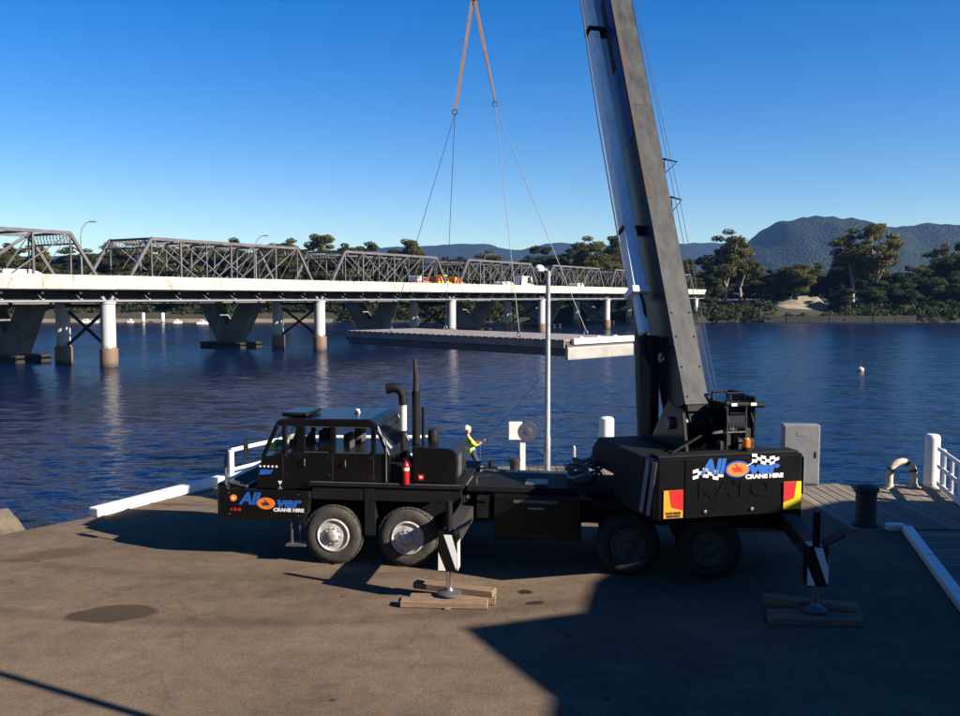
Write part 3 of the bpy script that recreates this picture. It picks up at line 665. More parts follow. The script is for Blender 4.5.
# cable guides on right edge of the boom
for z, s_ in ((3.95, .20), (4.75, .26)):
    bm_().tube([(.235, .25, z), (.235+s_, .30, z+.22), (.25, .28, z+.30), (.235, .25, z)], .010, 6).tube([(.235, .25, z+.3), (.235+s_, .30, z+.22)], .013, 6).build('cable_guide', BD, CR)
bm_().tube([(.28, .33, .1), (.29, .33, 4), (.28, .33, 8), (.25, .33, 13), (.12, .2, 37.3)], .006, 6).build('hoist_rope', 'wire', CR)
bm_().tube([(.36, .33, .2), (.37, .35, 4.2), (.30, .33, 8)], .005, 6).build('signal_cable', 'wire', CR)
def smw(): return MB(SX @ Matrix.Translation((.30, .12, 0)) @ Matrix.Scale(.62, 4, (1, 0, 0)) @ Matrix.Translation((-.42, 0, 0)))
# winch group right of the boom foot
smw().tube([(.45, -1.75, 2.62), (1.15, -1.75, 2.62)], .24, 20).build('winch_drum', 'grime', CR, smooth=True)
mb = smw()
for k in range(18): mb._add(*(lambda t: (t.v, t.f))(ring((0, 0, 0), .245, .018, 20, 6, Matrix.Translation((.49+k*.036, -1.75, 2.62)) @ Matrix.Rotation(R(90), 4, 'Y'))))
mb.build('rope_coil', 'wire', CR, smooth=True)
for x in (.42, 1.13): smw().prism([(-2.1, 1.80), (-2.08, 2.7), (-1.9, 3.0), (-1.6, 3.0), (-1.35, 2.6), (-1.3, 1.80)], x, x+.05, 'x').build('winch_plate', BP, CR, bevel=.01)
mb = smw(); mb.tube([(.42, -2.0, 2.95), (.44, -2.0, 3.16), (.92, -2.0, 3.16), (.96, -2.0, 2.95)], .022, 8).tube([(.42, -1.5, 2.95), (.44, -1.5, 3.14), (.92, -1.5, 3.14), (.96, -1.5, 2.95)], .022, 8)
mb.tube([(.92, -2.0, 3.16), (.92, -1.5, 3.14)], .02, 8); mb.build('guard_rail', BD, CR, smooth=True)
smw().tube([(.30, -2.1, 3.0), (1.42, -2.1, 2.96)], .045, 10).build('cross_bar', BD, CR, smooth=True)
for x in (.44, 1.0): smw().box(x, x+.16, -2.16, -2.14, 2.965, 3.01).build('white_mark', 'decal_white', CR)
smw().box(1.18, 1.32, -2.0, -1.3, 2.17, 3.1).build('control_column', BP, CR, bevel=.03)
smw().box(.52, 1.02, -1.99, -1.92, 2.80, 3.02).build('lamp_bar', 'black_dull', CR, bevel=.02)
smw().prism([(.02, 2.50), (.78, 2.52), (.70, 2.60), (.06, 2.53)], -2.02, -1.98).build('sun_plate', 'steel_grey', CR)
for x in (.56, .62, .68): smw().tube([(x, -2.12, 2.25), (x, -2.14, 2.5), (x+.05, -2.1, 2.62)], .016, 6).build('hydraulic_hose', BD, CR, smooth=True)
for k, (x, z, a) in enumerate(((.18, 2.3, .16), (.36, 2.42, .12), (.72, 2.34, .2), (.92, 2.5, .15), (1.04, 2.33, .13))): smw().box(x-a/2, x+a/2, -2.18, -2.02, z-.1, z+.1).build('valve_block', 'grime', CR, bevel=.015)
mb = smw()
for x in (.28, .82): mb.tube([(x, -2.2, 2.2), (x, -2.2, 2.95)], .018, 8)
mb.bar((.28, -2.2, 2.55), (.82, -2.2, 2.55), .022).bar((.60, -2.2, 2.40), (.98, -2.2, 2.40), .05, .02)
mb.build('ladder_frame', 'steel_grey', CR)
sm().box(-1.2, 1.2, -2.58, -2.24, 2.262, 2.30).build('tail_lid', BD, CR, bevel=.01)
sm().lathe([(.075, 2.302), (.075, 2.36)], 16, 'z', (.37, -2.42, 0)).build('beacon_base', BD, CR, smooth=True)
sm().lathe([(.062, 2.361), (.062, 2.46), (.045, 2.50), (.01, 2.51)], 18, 'z', (.37, -2.42, 0)).build('amber_beacon', 'amber_lens', CR, smooth=True)
sm().bar((-.9, -2.4, 2.31), (-.2, -2.0, 2.5), .03).build('stay_bar', BD, CR)
sm().box(1.275, 1.285, -2.62, -2.56, 1.6, 2.2).build('edge_strip', 'galv', CR)
# ------------------------------------------------------------------ pads under outriggers
pad_labels = ['timber pad under the striped outrigger by the front wheels', 'shaded timber pad under rear outrigger nearest the camera',
              'timber pad under front outrigger on the far water side', 'timber pad under rear outrigger on the far water side']
for (lx, ly), lb in zip(FEET, pad_labels):
    p = Mt @ Vector((lx, ly, 0))
    t = thing('outrigger_pad', lb, 'timber pad', (p.x, p.y, .002), TRZ+R(4), 'timber pads under the outriggers')
    for k in range(3):
        a = random.uniform(-.06, .06)
        o = MB().box(-.67+a, .67+a, -.31+k*.21, -.11+k*.21, 0, .105).build('timber', 'timber_pad', t, bevel=.012)
    MB().box(-.045, .045, -.36, .36, 0, .028).build('cross_batten', 'timber_pad', t, bevel=.006)
    t.children[-1].location = (.32, 0, .106); t.children[-1].rotation_euler = (0, 0, R(-16))
    MB().box(-.22, .22, -.22, .22, 0, .026).build('steel_plate', 'grime', t, bevel=.004); t.children[-1].location = (0, 0, .1065)
# ------------------------------------------------------------------ things in cab and on the deck
def lump(name, m, c, r, seed, parent=None, sub=3, amp=.35, flat=0):
    bm = bmesh.new(); bmesh.ops.create_icosphere(bm, subdivisions=sub, radius=1)
    for v in bm.verts:
        n = mnoise.noise(v.co*1.6+Vector((seed*7.3, seed, 0)))+.5*mnoise.noise(v.co*3.7+Vector((seed, 0, seed*3)))
        v.co *= 1+amp*n; v.co = Vector((v.co.x*r[0], v.co.y*r[1], max(v.co.z, -.8)*r[2]))
    me = bpy.data.meshes.new(name); bm.to_mesh(me); bm.free(); me.materials.append(MATS[m])
    for p in me.polygons: p.use_smooth = flat == 0
    o = bpy.data.objects.new(name, me); col.objects.link(o); o.location = c; o.parent = parent
    return o
def tw(lx, ly, z): return Mt @ Vector((lx, ly, z))
v = thing('safety_vest', 'yellow and orange safety clothing bundled behind the crane cab windscreen', 'clothing', tw(-1.08, .62, 1.925), TRZ)
lump('yellow_cloth', 'hivis', (-.08, -.1, .09), (.13, .2, .11), 1, v); lump('orange_cloth', 'hivis_orange', (.16, .05, .09), (.08, .16, .11), 2, v); lump('pale_cloth', 'white_paint', (.05, -.2, .06), (.12, .12, .06), 3, v)
tag(lump('paper_bag', 'tan_box', tw(-.28, .55, 2.05), (.17, .16, .085), 4, amp=.2), 'tan bag lying behind the crane cab side window', 'bag')
s_ = thing('sling_pile', 'pile of coiled straps and shackles beside crane turntable', 'slings', tw(4.35, .9, 1.42), TRZ)
for k in range(9):
    a = random.uniform(0, 6); rr = random.uniform(.14, .28); cx, cy, cz = random.uniform(-.16, .16), random.uniform(-.2, .2), .04+k*.04
    pts = [(cx+rr*math.cos(a+i*.3), cy+rr*.8*math.sin(a+i*.3), max(.03, cz+.03*math.sin(i*.9+k))) for i in range(22)]
    MB().tube(pts, .028, 6).build('strap_coil', ['strap', 'rope', 'rope', 'galv'][k % 4], s_, smooth=True)
# ------------------------------------------------------------------ rigging and pontoon
k_ = .835
def wp(a, bb, z): return Vector((k_*2.83-.7071*a+.7071*bb, k_*30-.16+.7071*a+.7071*bb, z))
PT, PB = 3.62, 3.08
PO = thing('floating_pontoon', 'long flat pontoon with white end hanging from the crane above water', 'pontoon', wp(0, 0, PB))
PO.rotation_euler = (0, 0, R(135))     # local x along length, local -y towards the right-hand end
PL, PW = 10.0, 3.1
# local axes: +x = (-.707,.707); +y = (-.707,-.707); end runs along -y
MB().box(.02, PL, -PW, -.02, 0, PT-PB-.13).build('hull', 'pontoon_dark', PO, bevel=.03)
nb = 34
for i in range(nb):
    MB().box(.02+PL*i/nb, PL*(i+1)/nb-.02, -PW-.03, .03, PT-PB-.126, PT-PB-.07).build('deck_board', 'pontoon_deck', PO, bevel=.006)
MB().box(.0, PL, .02, .06, PT-PB-.30, PT-PB-.128).build('side_rubbing_strip', 'pontoon_deck', PO)
MB().box(-.10, .016, -PW, 0, -.10, .26).build('end_float', 'pontoon_white', PO, bevel=.04, seg=2)
MB().box(-.05, .0, -PW, -.02, .263, .325).build('black_band', 'pontoon_dark', PO)
MB().box(-.12, .014, -PW, -.25, .328, .50).build('end_fender', 'decal_white', PO, bevel=.03, seg=2)
for y in (-.6, -1.4, -2.2): MB().box(-.10, .0, y-.06, y+.06, .503, .54).build('fender_clip', 'decal_white', PO)
EY = [(2.4*k_, .3), (9.5*k_, .3), (1.75*k_, 2.75), (9.4*k_, 2.75)]
for a, bb in EY:
    e = ring((0, 0, 0), .07, .02, M=Matrix.Translation((a, -bb, PT-PB+.01)) @ Matrix.Rotation(R(90), 4, 'X')).build('lifting_eye', 'galv', PO, smooth=True)
hk = Vector((-.22, 29.5, 14.3))
HK = thing('hook_block', 'crane hook block hanging above the sling straps', 'hook', hk)
MB().box(-.16, .16, -.10, .10, .35, 1.0).build('sheave_block', BD, HK, bevel=.04)
MB().tube([(0, 0, .35), (0, 0, .15), (.08, 0, .08), (.10, 0, 0), (.05, 0, -.08), (-.05, 0, -.08), (-.10, 0, -.02)], [.035, .04, .045, .05, .05, .04, .02], 10).build('hook', 'steel_grey', HK, smooth=True)
for x in (-.06, .06): MB().tube([(x, 0, 1.0), (x, 0, 22.6)], .011, 6).build('fall_rope', 'wire', HK)
jl = Vector((-.80, 29.2, 10.69)); jr = Vector((.49, 29.6, 11.02))
for j, lb in ((jl, 'brown lifting strap leaning left from the crane hook'), (jr, 'brown lifting strap leaning right from the crane hook')):
    st = thing('lifting_strap', lb, 'strap', hk, 0, 'pair of straps on the hook'); dv = j-hk
    sg = 1 if j.x > 0 else -1
    MB().bar((sg*.03, 0, -.02), dv*.5, .075, .035).bar(dv*.5, dv, .085, .035).build('webbing', 'strap', st)
    MB().bar((sg*.03+.05, .05, -.02), dv*.97+Vector((.03, .06, 0)), .05, .03).build('webbing', 'strap', st)
    ring((0, 0, 0), .08, .022, M=Matrix.Translation(dv+Vector((0, 0, -.06))) @ Matrix.Rotation(R(90), 4, 'X')).build('shackle', 'steel_grey', st, smooth=True)
wl = ['right of the two near', 'far left outer', 'far right outer', 'left inner']
for (a, bb), j, lb in zip(EY, (jr, jl, jr, jl), ('inner wire sling dropping to the near side pontoon deck, right of centre', 'leftmost wire sling slanting down to the far end of pontoon', 'rightmost wire sling slanting down to white end of pontoon', 'inner wire sling dropping to pontoon deck, left of centre')):
    e = wp(a, bb, PT+.08)
    o = MB().tube([(0, 0, -.12), e-j], .011, 6).build('wire_sling', 'wire'); o.location = j; tag(o, lb, 'wire sling', 'wire slings holding the pontoon')
# ------------------------------------------------------------------ wharf furniture
def lamp_post(loc, rz, hgt, label):
    t = thing('lamp_post', label, 'lamp post', loc, rz)
    MB().lathe([(.14, 0), (.14, .04), (.085, .05), (.085, 1.0), (.075, 1.02), (.062, hgt)], 16).build('pole', 'galv', t, smooth=True)
    MB().tube([(0, 0, hgt-.06), (-.06, 0, hgt+.02), (-.20, 0, hgt+.05)], .04, 10).build('arm', 'galv', t, smooth=True)
    MB().lathe([(.05, -.09), (.13, -.05), (.14, .03), (.09, .10), (.02, .12)], 18, 'z', (-.24, 0, hgt+.04)).build('lamp_head', 'white_paint', t, smooth=True)
    MB().box(-.09, -.085, -.04, .04, .6, .85).build('access_cover', 'galv', t)
    return t
lamp_post((1.80, 23.84, 0), R(4), 5.42, 'slim grey lamp post standing on wharf edge behind the crane')
lamp_post((4.75, 5.50, 0), R(-20), 8.6, 'tall grey lamp post off to the right, shadow crossing the foreground')
# white piles
def pile(x, y, h, r, label):
    t = thing('mooring_pile', label, 'pile', (x, y, 0), 0, 'white mooring piles on the wharf edge')
    MB().lathe([(r, -2.2), (r, h-.12), (r*.93, h-.04), (r*.7, h), (.01, h+.01)], 20).build('shaft', 'white_paint', t, smooth=True)
    MB().lathe([(r+.012, .02), (r+.012, .10)], 20).build('base_band', 'white_paint', t)
    return t
pile(11.34, 22.36, 1.30, .185, 'white round mooring pile at the end of white fence')
pile(3.50, 24.72, 1.42, .21, 'white pile top showing behind the crane turntable')
# lifebuoy station
t = thing('lifebuoy_station', 'white board and dark round float case on a white post', 'lifebuoy station', (1.14, 24.0, 0))
MB().box(-.075, .075, -.06, .06, 0, 1.36).build('post', 'white_paint', t, bevel=.015)
MB().box(-.38, -.01, -.11, -.062, .90, 1.40).build('board', 'white_paint', t, bevel=.02)
MB().lathe([(.255, -.02), (.27, .02), (.27, .10), (.24, .12)], 28, 'y', (.14, -.10, 1.14)).build('float_case', 'dark_cover', t, smooth=True)
MB().lathe([(.10, -.03), (.12, -.021)], 20, 'y', (.14, -.10, 1.14)).build('case_hub', 'dark_cover', t, smooth=True)
tag(MB().lathe([(.13, 0), (.13, .30), (.16, .34), (.16, .40), (.05, .43)], 18).build('bollard', 'bollard_black', smooth=True), 'short black bollard beside the lifebuoy post', 'bollard').location = (.93, 23.9, 0)
tag(MB().lathe([(.07, 0), (.07, .02), (.05, .03), (.05, .62), (.03, .68), (.01, .70)], 14).build('guard_post', 'galv', smooth=True), 'short thin grey post right of the lamp post', 'post').location = (2.56, 24.3, 0)
o = thing('bollard', 'wide black bollard drum at corner of the shaded wharf', 'bollard', (8.02, 18.45, 0))
MB().lathe([(.24, 0), (.24, .06), (.21, .08), (.21, .68), (.25, .72), (.25, .80), (.20, .84), (.02, .86)], 24).build('drum', 'bollard_black', o, smooth=True)
MB().lathe([(.30, .0), (.30, .025)], 24).build('base_flange', 'bollard_black', o)
# electrical cabinet
t = thing('service_cabinet', 'plain grey metal cabinet on timber deck right of the crane', 'cabinet', (8.02, 22.35, 0), R(-6))
MB().box(-.44, .44, -.16, .16, .06, 1.56).build('case', 'cabinet_grey', t, bevel=.015); MB().box(-.40, .40, -.13, .13, 0, .058).build('plinth', 'concrete', t)
MB().box(-.41, .41, -.172, -.162, .10, 1.52).build('door', 'cabinet_grey', t, bevel=.004)
MB().box(-.12, .10, -.178, -.174, 1.28, 1.42).build('label_plate', 'galv', t); MB().box(.33, .36, -.19, -.173, .75, .90).build('handle', 'steel_grey', t)
# ladder hoops
def hoop(x, y, rz, label, wd=.33, hh=.66):
    t = thing('ladder_hoop', label, 'ladder hoop', (x, y, 0), rz, 'white ladder hoops on the wharf edge')
    pts = [(-wd, 0, .03), (-wd, 0, hh-wd*.95)] + [(-wd*math.cos(PI*k/10), 0, hh-wd*.95+wd*.95*math.sin(PI*k/10)) for k in range(1, 10)] + [(wd, 0, hh-wd*.95), (wd, 0, .03)]
    MB().tube(pts, .085, 12).build('hoop_tube', 'hoop_white', t, smooth=True)
    def at(k): return Vector(pts[k])
    for k in (2, 7, 10):
        a, c = at(k), at(k+1); dd = (c-a).normalized(); MB().tube([a-dd*.02, a+dd*.05], .094, 12).build('dark_band', 'bollard_black', t)
    for x_ in (-wd, wd): MB().box(x_-.13, x_+.13, -.12, .12, 0, .03).lathe([(.115, .03), (.10, .10)], 14, 'z', (x_, 0, 0)).build('foot_plate', 'hoop_white', t)
    return t
hoop(10.47, 22.1, R(10), 'cream hoop with dark bands beside the white pile')
hoop(-5.1, 24.55, R(0), 'cream hoop behind the crane cab by railing', .28, .9)
# railings
def railing(pts, label, h=.95, mid=(.32, .62), post=1.15, r=.035, name='railing', pr=.045, mat_='white_paint', base=True):
    p0 = Vector((*pts[0], 0)); t = thing(name, label, 'railing', p0)
    for i, (a, c) in enumerate(zip(pts, pts[1:])):
        a = Vector((*a, 0))-p0; c = Vector((*c, 0))-p0; L = (c-a).length; n = max(1, round(L/post))
        for z in (h,)+tuple(mid): MB().tube([a+Vector((0, 0, z)), c+Vector((0, 0, z))], r if z == h else r*.8, 10).build('rail', mat_, t, smooth=True)
        for k in range(n+1 if i == len(pts)-2 else n):
            q = a+(c-a)*k/n; MB().tube([q, q+Vector((0, 0, h))], pr, 10).build('post', mat_, t, smooth=True)
            if base: MB().lathe([(.10, 0), (.10, .02)], 12, 'z', q).build('base_plate', mat_, t)
    return t
railing([(-6.30, 22.55), (-5.25, 24.72), (-1.35, 24.72)], 'white tube railing on wharf edge behind the crane cab', h=.86, mid=(.36,), post=1.9, r=.055, pr=.075)
# flat-bar fence on the right
a, c = Vector((11.36, 22.1, 0)), Vector((9.25, 14.3, 0)); t = thing('white_fence', 'white slatted fence running toward camera along right wharf edge', 'fence', a)
dv = c-a
for z, hh in ((.98, .10), (.55, .10), (.12, .12)): MB().bar((0, 0, z), dv+Vector((0, 0, z)), .05, hh).build('rail', 'white_paint', t, bevel=.008)
for k in range(10):
    q = dv*(k+.5)/10; wd = .24 if k % 2 == 0 else .16
    o = MB().bar(q+Vector((.055, 0, .03)), q+Vector((.055, 0, 1.03 if k % 3 == 0 else .98)), .05, wd, up=(dv.normalized())).build('upright', 'white_paint', t, bevel=.008)
# rocks at the left corner
for i, (x, y, z, r, lb) in enumerate(((-10.5, 19.3, -.55, (.52, .5, .66), 'tan sandstone block at the left water edge'), (-10.95, 18.0, -1.35, (.8, .6, .5), 'low tan rock just below the wharf lip at left'), (-13.2, 18.2, -1.1, (1.0, .8, .7), 'sandstone boulder at far left beside the water'))):
    tag(lump('boulder', 'rock', (x, y, z), r, 11+i, amp=.22, sub=3, flat=1), lb, 'rock', 'revetment rocks')
# buoy on the river
t = thing('river_buoy', 'small white buoy floating on the river at right', 'buoy', (33.6, 79.2, WZ)); t.scale = (.7, .7, .7)
MB().lathe([(.05, -.3), (.30, -.15), (.42, .05), (.40, .28), (.22, .45), (.05, .50)], 18).build('float_body', 'buoy_white', t, smooth=True)
MB().lathe([(.03, .48), (.03, 1.0), (.08, 1.02), (.08, 1.16), (.01, 1.2)], 10).build('top_mark', 'steel_grey', t)

# ------------------------------------------------------------------ rigger holding the tag line
def skin_mesh(name, verts, edges, m, parent=None, sub=1, root=0):
    me = bpy.data.meshes.new(name); me.from_pydata([Vector(v[:3]) for v in verts], edges, [])
    o = bpy.data.objects.new('tmp', me); col.objects.link(o)
    md = o.modifiers.new('s', 'SKIN'); md.use_smooth_shade = True; md.branch_smoothing = .6
    for i, v in enumerate(verts):
        sv = me.skin_vertices[0].data[i]; r = v[3]; sv.radius = (r, r) if not isinstance(r, tuple) else r; sv.use_root = i == root
    o.modifiers.new('u', 'SUBSURF').levels = sub
    dg = bpy.context.evaluated_depsgraph_get(); dg.update()
    nm = bpy.data.meshes.new_from_object(o.evaluated_get(dg)); bpy.data.objects.remove(o); nm.name = name
    nm.materials.clear(); nm.materials.append(MATS[m])
    for p in nm.polygons: p.use_smooth = True
    r = bpy.data.objects.new(name, nm); col.objects.link(r); r.parent = parent
    return r
PR = thing('person', 'worker in yellow hi-vis shirt leaning back on a tag line', 'person', (-.17, 29.9, -1.335), R(6))
V = [(-.10, 0, .90, .10), (-.16, 0, 1.08, .10), (-.21, 0, 1.27, .12), (-.245, 0, 1.43, .065), (-.25, 0, 1.52, .075)]
E_ = [(0, 1), (1, 2), (2, 3), (3, 4)]
def chain(frm, pts, V, E):
    i = frm
    for p in pts: V.append(p); E.append((i, len(V)-1)); i = len(V)-1
    return i
hands = []
for s in (1, -1):
    chain(0, [(-.08, .10*s, .86, .095), (.10, .12*s, .50, .066), (.08 if s > 0 else .0, .13*s, .10, .045), (.20 if s > 0 else .12, .14*s, .05, .04)], V, E_)
    hz = (.30, .0, 1.27) if s > 0 else (.18, .0, 1.17)
    h = chain(2, [(-.20, .18*s, 1.36, .065), (-.03, .22*s, 1.14, .045), (hz[0]-.10, hz[1]+.07*s, hz[2]-.05, .030), (hz[0]-.03, hz[1]+.045*s, hz[2]-.02, .034)], V, E_)
    for k in range(4):
        dz = .03-.02*k; l = (.9, 1, .95, .8)[k]
        chain(h, [(hz[0]+.035*l, .04*s+.0, hz[2]+dz*.6+.01, .011), (hz[0]+.05*l, .0, hz[2]+dz+.02, .010), (hz[0]+.02, -.02*s, hz[2]+dz+.015, .008)], V, E_)
    chain(h, [(hz[0]-.02, .01*s, hz[2]+.03, .011), (hz[0]+.02, -.015*s, hz[2]+.045, .009)], V, E_)
BODY = skin_mesh('body', V, E_, 'skin', PR, 1)
# head added to the body mesh
bm = bmesh.new(); bm.from_mesh(BODY.data)
hs = bmesh.ops.create_icosphere(bm, subdivisions=3, radius=1)['verts']
for v in hs:
    c0 = v.co.copy(); x, y, z = c0
    jaw = 1-.25*max(0, -z)
    nx = .105*x*jaw; ny = .078*y*jaw; nz = .122*z
    if x > .8 and abs(y) < .22 and -.25 < z < .15: nx += .022*(1-abs(y)/.22)
    if x > .7 and .05 < z < .3 and .2 < abs(y) < .5: nx -= .008
    v.co = Matrix.Rotation(R(-18), 3, 'Y') @ Vector((nx, ny, nz)) + Vector((-.235, 0, 1.60))
for s in (1, -1):
    for v in bmesh.ops.create_icosphere(bm, subdivisions=1, radius=1)['verts']: v.co = Vector((v.co.x*.018-.245, v.co.y*.01+s*.078, v.co.z*.03+1.60))
bm.to_mesh(BODY.data); bm.free()
for p in BODY.data.polygons: p.use_smooth = True
for s in (1, -1):
    MB().lathe([(.002, -.008), (.009, 0), (.002, .008)], 8, 'z', (-.15, s*.032, 1.645)).build('eye', 'decal_dark', BODY)
MB().bar((-.152, -.025, 1.555), (-.152, .025, 1.555), .006).build('mouth', 'strap', BODY)
MB().lathe([(.084, -.02), (.088, .03), (.075, .06)], 14, 'z', (-.262, 0, 1.60)).build('hair', 'hair', PR, smooth=True)
o = MB().lathe([(.150, 0), (.150, .012), (.118, .02), (.112, .06), (.09, .10), (.05, .125), (.01, .13)], 20).build('hard_hat', 'decal_white', PR, smooth=True)
o.location = (-.262, 0, 1.655); o.rotation_euler = (0, R(-20), 0)
Vs = [(-.09, 0, .80, .15), (-.12, 0, .92, .16), (-.16, 0, 1.08, .152), (-.21, 0, 1.27, .165), (-.24, 0, 1.40, .085)]; Es = [(0, 1), (1, 2), (2, 3), (3, 4)]
for s in (1, -1): chain(3, [(-.20, .18*s, 1.35, .088), (-.03, .225*s, 1.14, .066), (.06, .17*s, 1.165, .058)], Vs, Es)
skin_mesh('shirt', Vs, Es, 'hivis', PR, 2)
MB().lathe([(.152, 0), (.154, .05)], 18, 'z', (-.155, 0, 1.02)).build('reflective_band', 'tape', PR, smooth=True)
Vt = [(-.10, 0, .90, .155), (-.14, 0, 1.04, .148)]; Et = [(0, 1)]
for s in (1, -1): chain(0, [(-.08, .10*s, .84, .118), (.10, .12*s, .50, .088), (.08 if s > 0 else .0, .13*s, .13, .07)], Vt, Et)
skin_mesh('trousers', Vt, Et, 'navy', PR, 2)
for s in (1, -1):
    x = .085 if s > 0 else .02
    MB().lathe([(.080, 0), (.080, .05)], 14, 'z', (x, .127*s, .26)).build('reflective_band', 'tape', PR, smooth=True)
    x = .08 if s > 0 else .0
    MB().tube([(x-.06, .13*s, .05), (x+.04, .135*s, .06), (x+.14, .14*s, .045), (x+.19, .145*s, .04)], [.05, .055, .05, .03], 10).build('boot', 'boot', PR, smooth=True)
hp = PR.matrix_basis @ Vector((.31, 0, 1.29)); e = wp(.05, .1, PB+.35)
p0 = PR.matrix_basis @ Vector((.18, 0, 1.17))
pts = []
for k in range(13):
    t_ = k/12; q = hp.lerp(e, t_); q.z -= .35*math.sin(PI*t_)*(.4); pts.append(q-hp)
pts = [p0-hp+Vector((-.02, 0, -.9)), p0-hp+Vector((.0, 0, -.4)), p0-hp] + pts
o = MB().tube(pts, .007, 6).build('tag_line', 'rope', smooth=True); o.location = hp; tag(o, 'thin tag rope from worker\'s hands up to the pontoon corner', 'rope')
LD = thing('landing_stage', 'low floating landing stage beyond the wharf edge under the worker', 'landing', (-3.2, 28.3, 0))
for k in range(24): MB().box(k*.25, k*.25+.235, 0, 3.0, -1.40, -1.34).build('deck_board', 'plank', LD, bevel=.006)
MB().box(.1, 5.9, .1, 2.9, -2.1, -1.405).build('float', 'pontoon_dark', LD, bevel=.05)
for x in (-.12, 6.12): MB().lathe([(.14, -4), (.14, -.9), (.10, -.84), (.02, -.83)], 14, 'z', (x, 1.5, 0)).build('guide_pile', 'bollard_black', LD, smooth=True)
# ------------------------------------------------------------------ bridges
P1 = Vector((-33.97, 83.51, 0)); bv = Vector((.513, .858, 0)).normalized(); nv = Vector((-bv.y, bv.x, 0))
PITCH = 29.6; BZ = math.atan2(bv.y, bv.x)
TB_ = thing('truss_bridge', 'old steel truss bridge on white round columns with pale parapet', 'bridge', P1, BZ)
# local: x along bridge (away), y to the far side, z up
T0, T1 = -2, 6
x0, x1 = -66, 186
MB().box(x0, x1, .9, 8.0, 5.52, 5.85).build('deck', 'concrete', TB_)
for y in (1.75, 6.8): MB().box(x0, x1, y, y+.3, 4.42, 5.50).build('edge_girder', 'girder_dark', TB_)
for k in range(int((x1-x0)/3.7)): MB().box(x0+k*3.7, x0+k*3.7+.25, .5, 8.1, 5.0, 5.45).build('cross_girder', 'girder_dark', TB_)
m = mat('parapet', (.38, .36, .31), .8, c2=(.15, .125, .098), scale=1.3, det=8, ramp=(.48, .7), aniso=(1, 1, .45), world=True)
pp = None
for k in range(int((x1-x0)/3.7)):
    if pp is None: o = pp = MB().box(0, 3.685, .2, .45, 5.46, 6.72).build('parapet_panel', 'parapet', TB_, bevel=.015)
    else: o = pp.copy(); col.objects.link(o); o.parent = TB_
    o.location = (x0+k*3.7, 0, random.uniform(-.012, .012))
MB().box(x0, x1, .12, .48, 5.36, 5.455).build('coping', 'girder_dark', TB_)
MB().box(x0, x1, .452, .9, 5.60, 5.72).build('walkway', 'concrete', TB_)
MB().tube([(x0, .35, 4.36), (x1, .35, 4.36)], .10, 8).build('service_pipe', 'galv', TB_, smooth=True)
mb0 = None
for k in range(int((x1-x0)/3.7)):
    if mb0 is None: o = mb0 = MB().bar((0, .35, 4.40), (0, 1.1, 5.0), .08, .12).box(-.12, .12, .22, .5, 4.44, 4.58).build('pipe_bracket', 'galv', TB_)
    else: o = mb0.copy(); col.objects.link(o); o.parent = TB_
    o.location.x = x0+k*3.7
def truss():
    za, zb = 5.86, 10.45; L0, L1 = 1.5, 28.5; h0, h1 = 4.6, 25.4
    fr = MB()
    for y in (1.2, 7.4):
        fr.bar((L0, y, za), (h0, y, zb), .26, .28).bar((L1, y, za), (h1, y, zb), .26, .28).bar((h0, y, zb), (h1, y, zb), .28, .30).bar((L0, y, za), (L1, y, za), .30, .30)
    fr = fr.build('truss_frame', 'truss_steel', TB_)
    xs = [h0, 8.2, 11.6, 15, 18.4, 21.8, h1]
    for y in (1.2, 7.4):
        for i, x in enumerate(xs):
            MB().bar((x, y, za), (x, y, zb), .19 if i % 2 else .12).build('vertical', 'truss_steel', fr)
        for i in range(3):
            MB().bar((xs[i], y, zb), (xs[i+2], y, za), .10).build('diagonal', 'truss_steel', fr)
            MB().bar((xs[6-i], y, zb), (xs[4-i], y, za), .10).build('diagonal', 'truss_steel', fr)
        for i in range(6): MB().bar((xs[i], y, za), (xs[i+1], y, zb), .05).build('tie_rod', 'truss_steel', fr)
    for i, x in enumerate(xs):
        MB().bar((x, 1.38, zb), (x, 7.22, zb), .18, .22).build('top_strut', 'truss_steel', fr)
        if i < 6: MB().bar((x, 1.35, zb+.03), (xs[i+1], 7.25, zb+.03), .09).build('lateral_brace', 'truss_steel', fr)
    for (xa, xb) in ((h0, L0), (h1, L1)):
        A = lambda y, t: Vector((xa+(xb-xa)*t, y, zb+(za-zb)*t))
        mb = MB(); mb.bar(A(1.38, .20), A(7.22, .20), .12, .16)
        n = 12
        for k in range(n):
            ya, yb = 1.38+5.84*k/n, 1.38+5.84*(k+1)/n
            mb.bar(A(ya, .02), A(yb, .19), .05); mb.bar(A(yb, .02), A(ya, .19), .05)
        for s, yy in ((1, 1.38), (-1, 7.22)): mb.bar(A(yy, .36), A(yy+s*.9, .20), .10)
        mb.build('portal_brace', 'truss_steel', fr)
    return fr
f0 = truss()
spans = [f0]
for i in range(-2, 6):
    o = f0 if i == 0 else copy_tree(f0, TB_)
    o.location.x = .8+PITCH*i
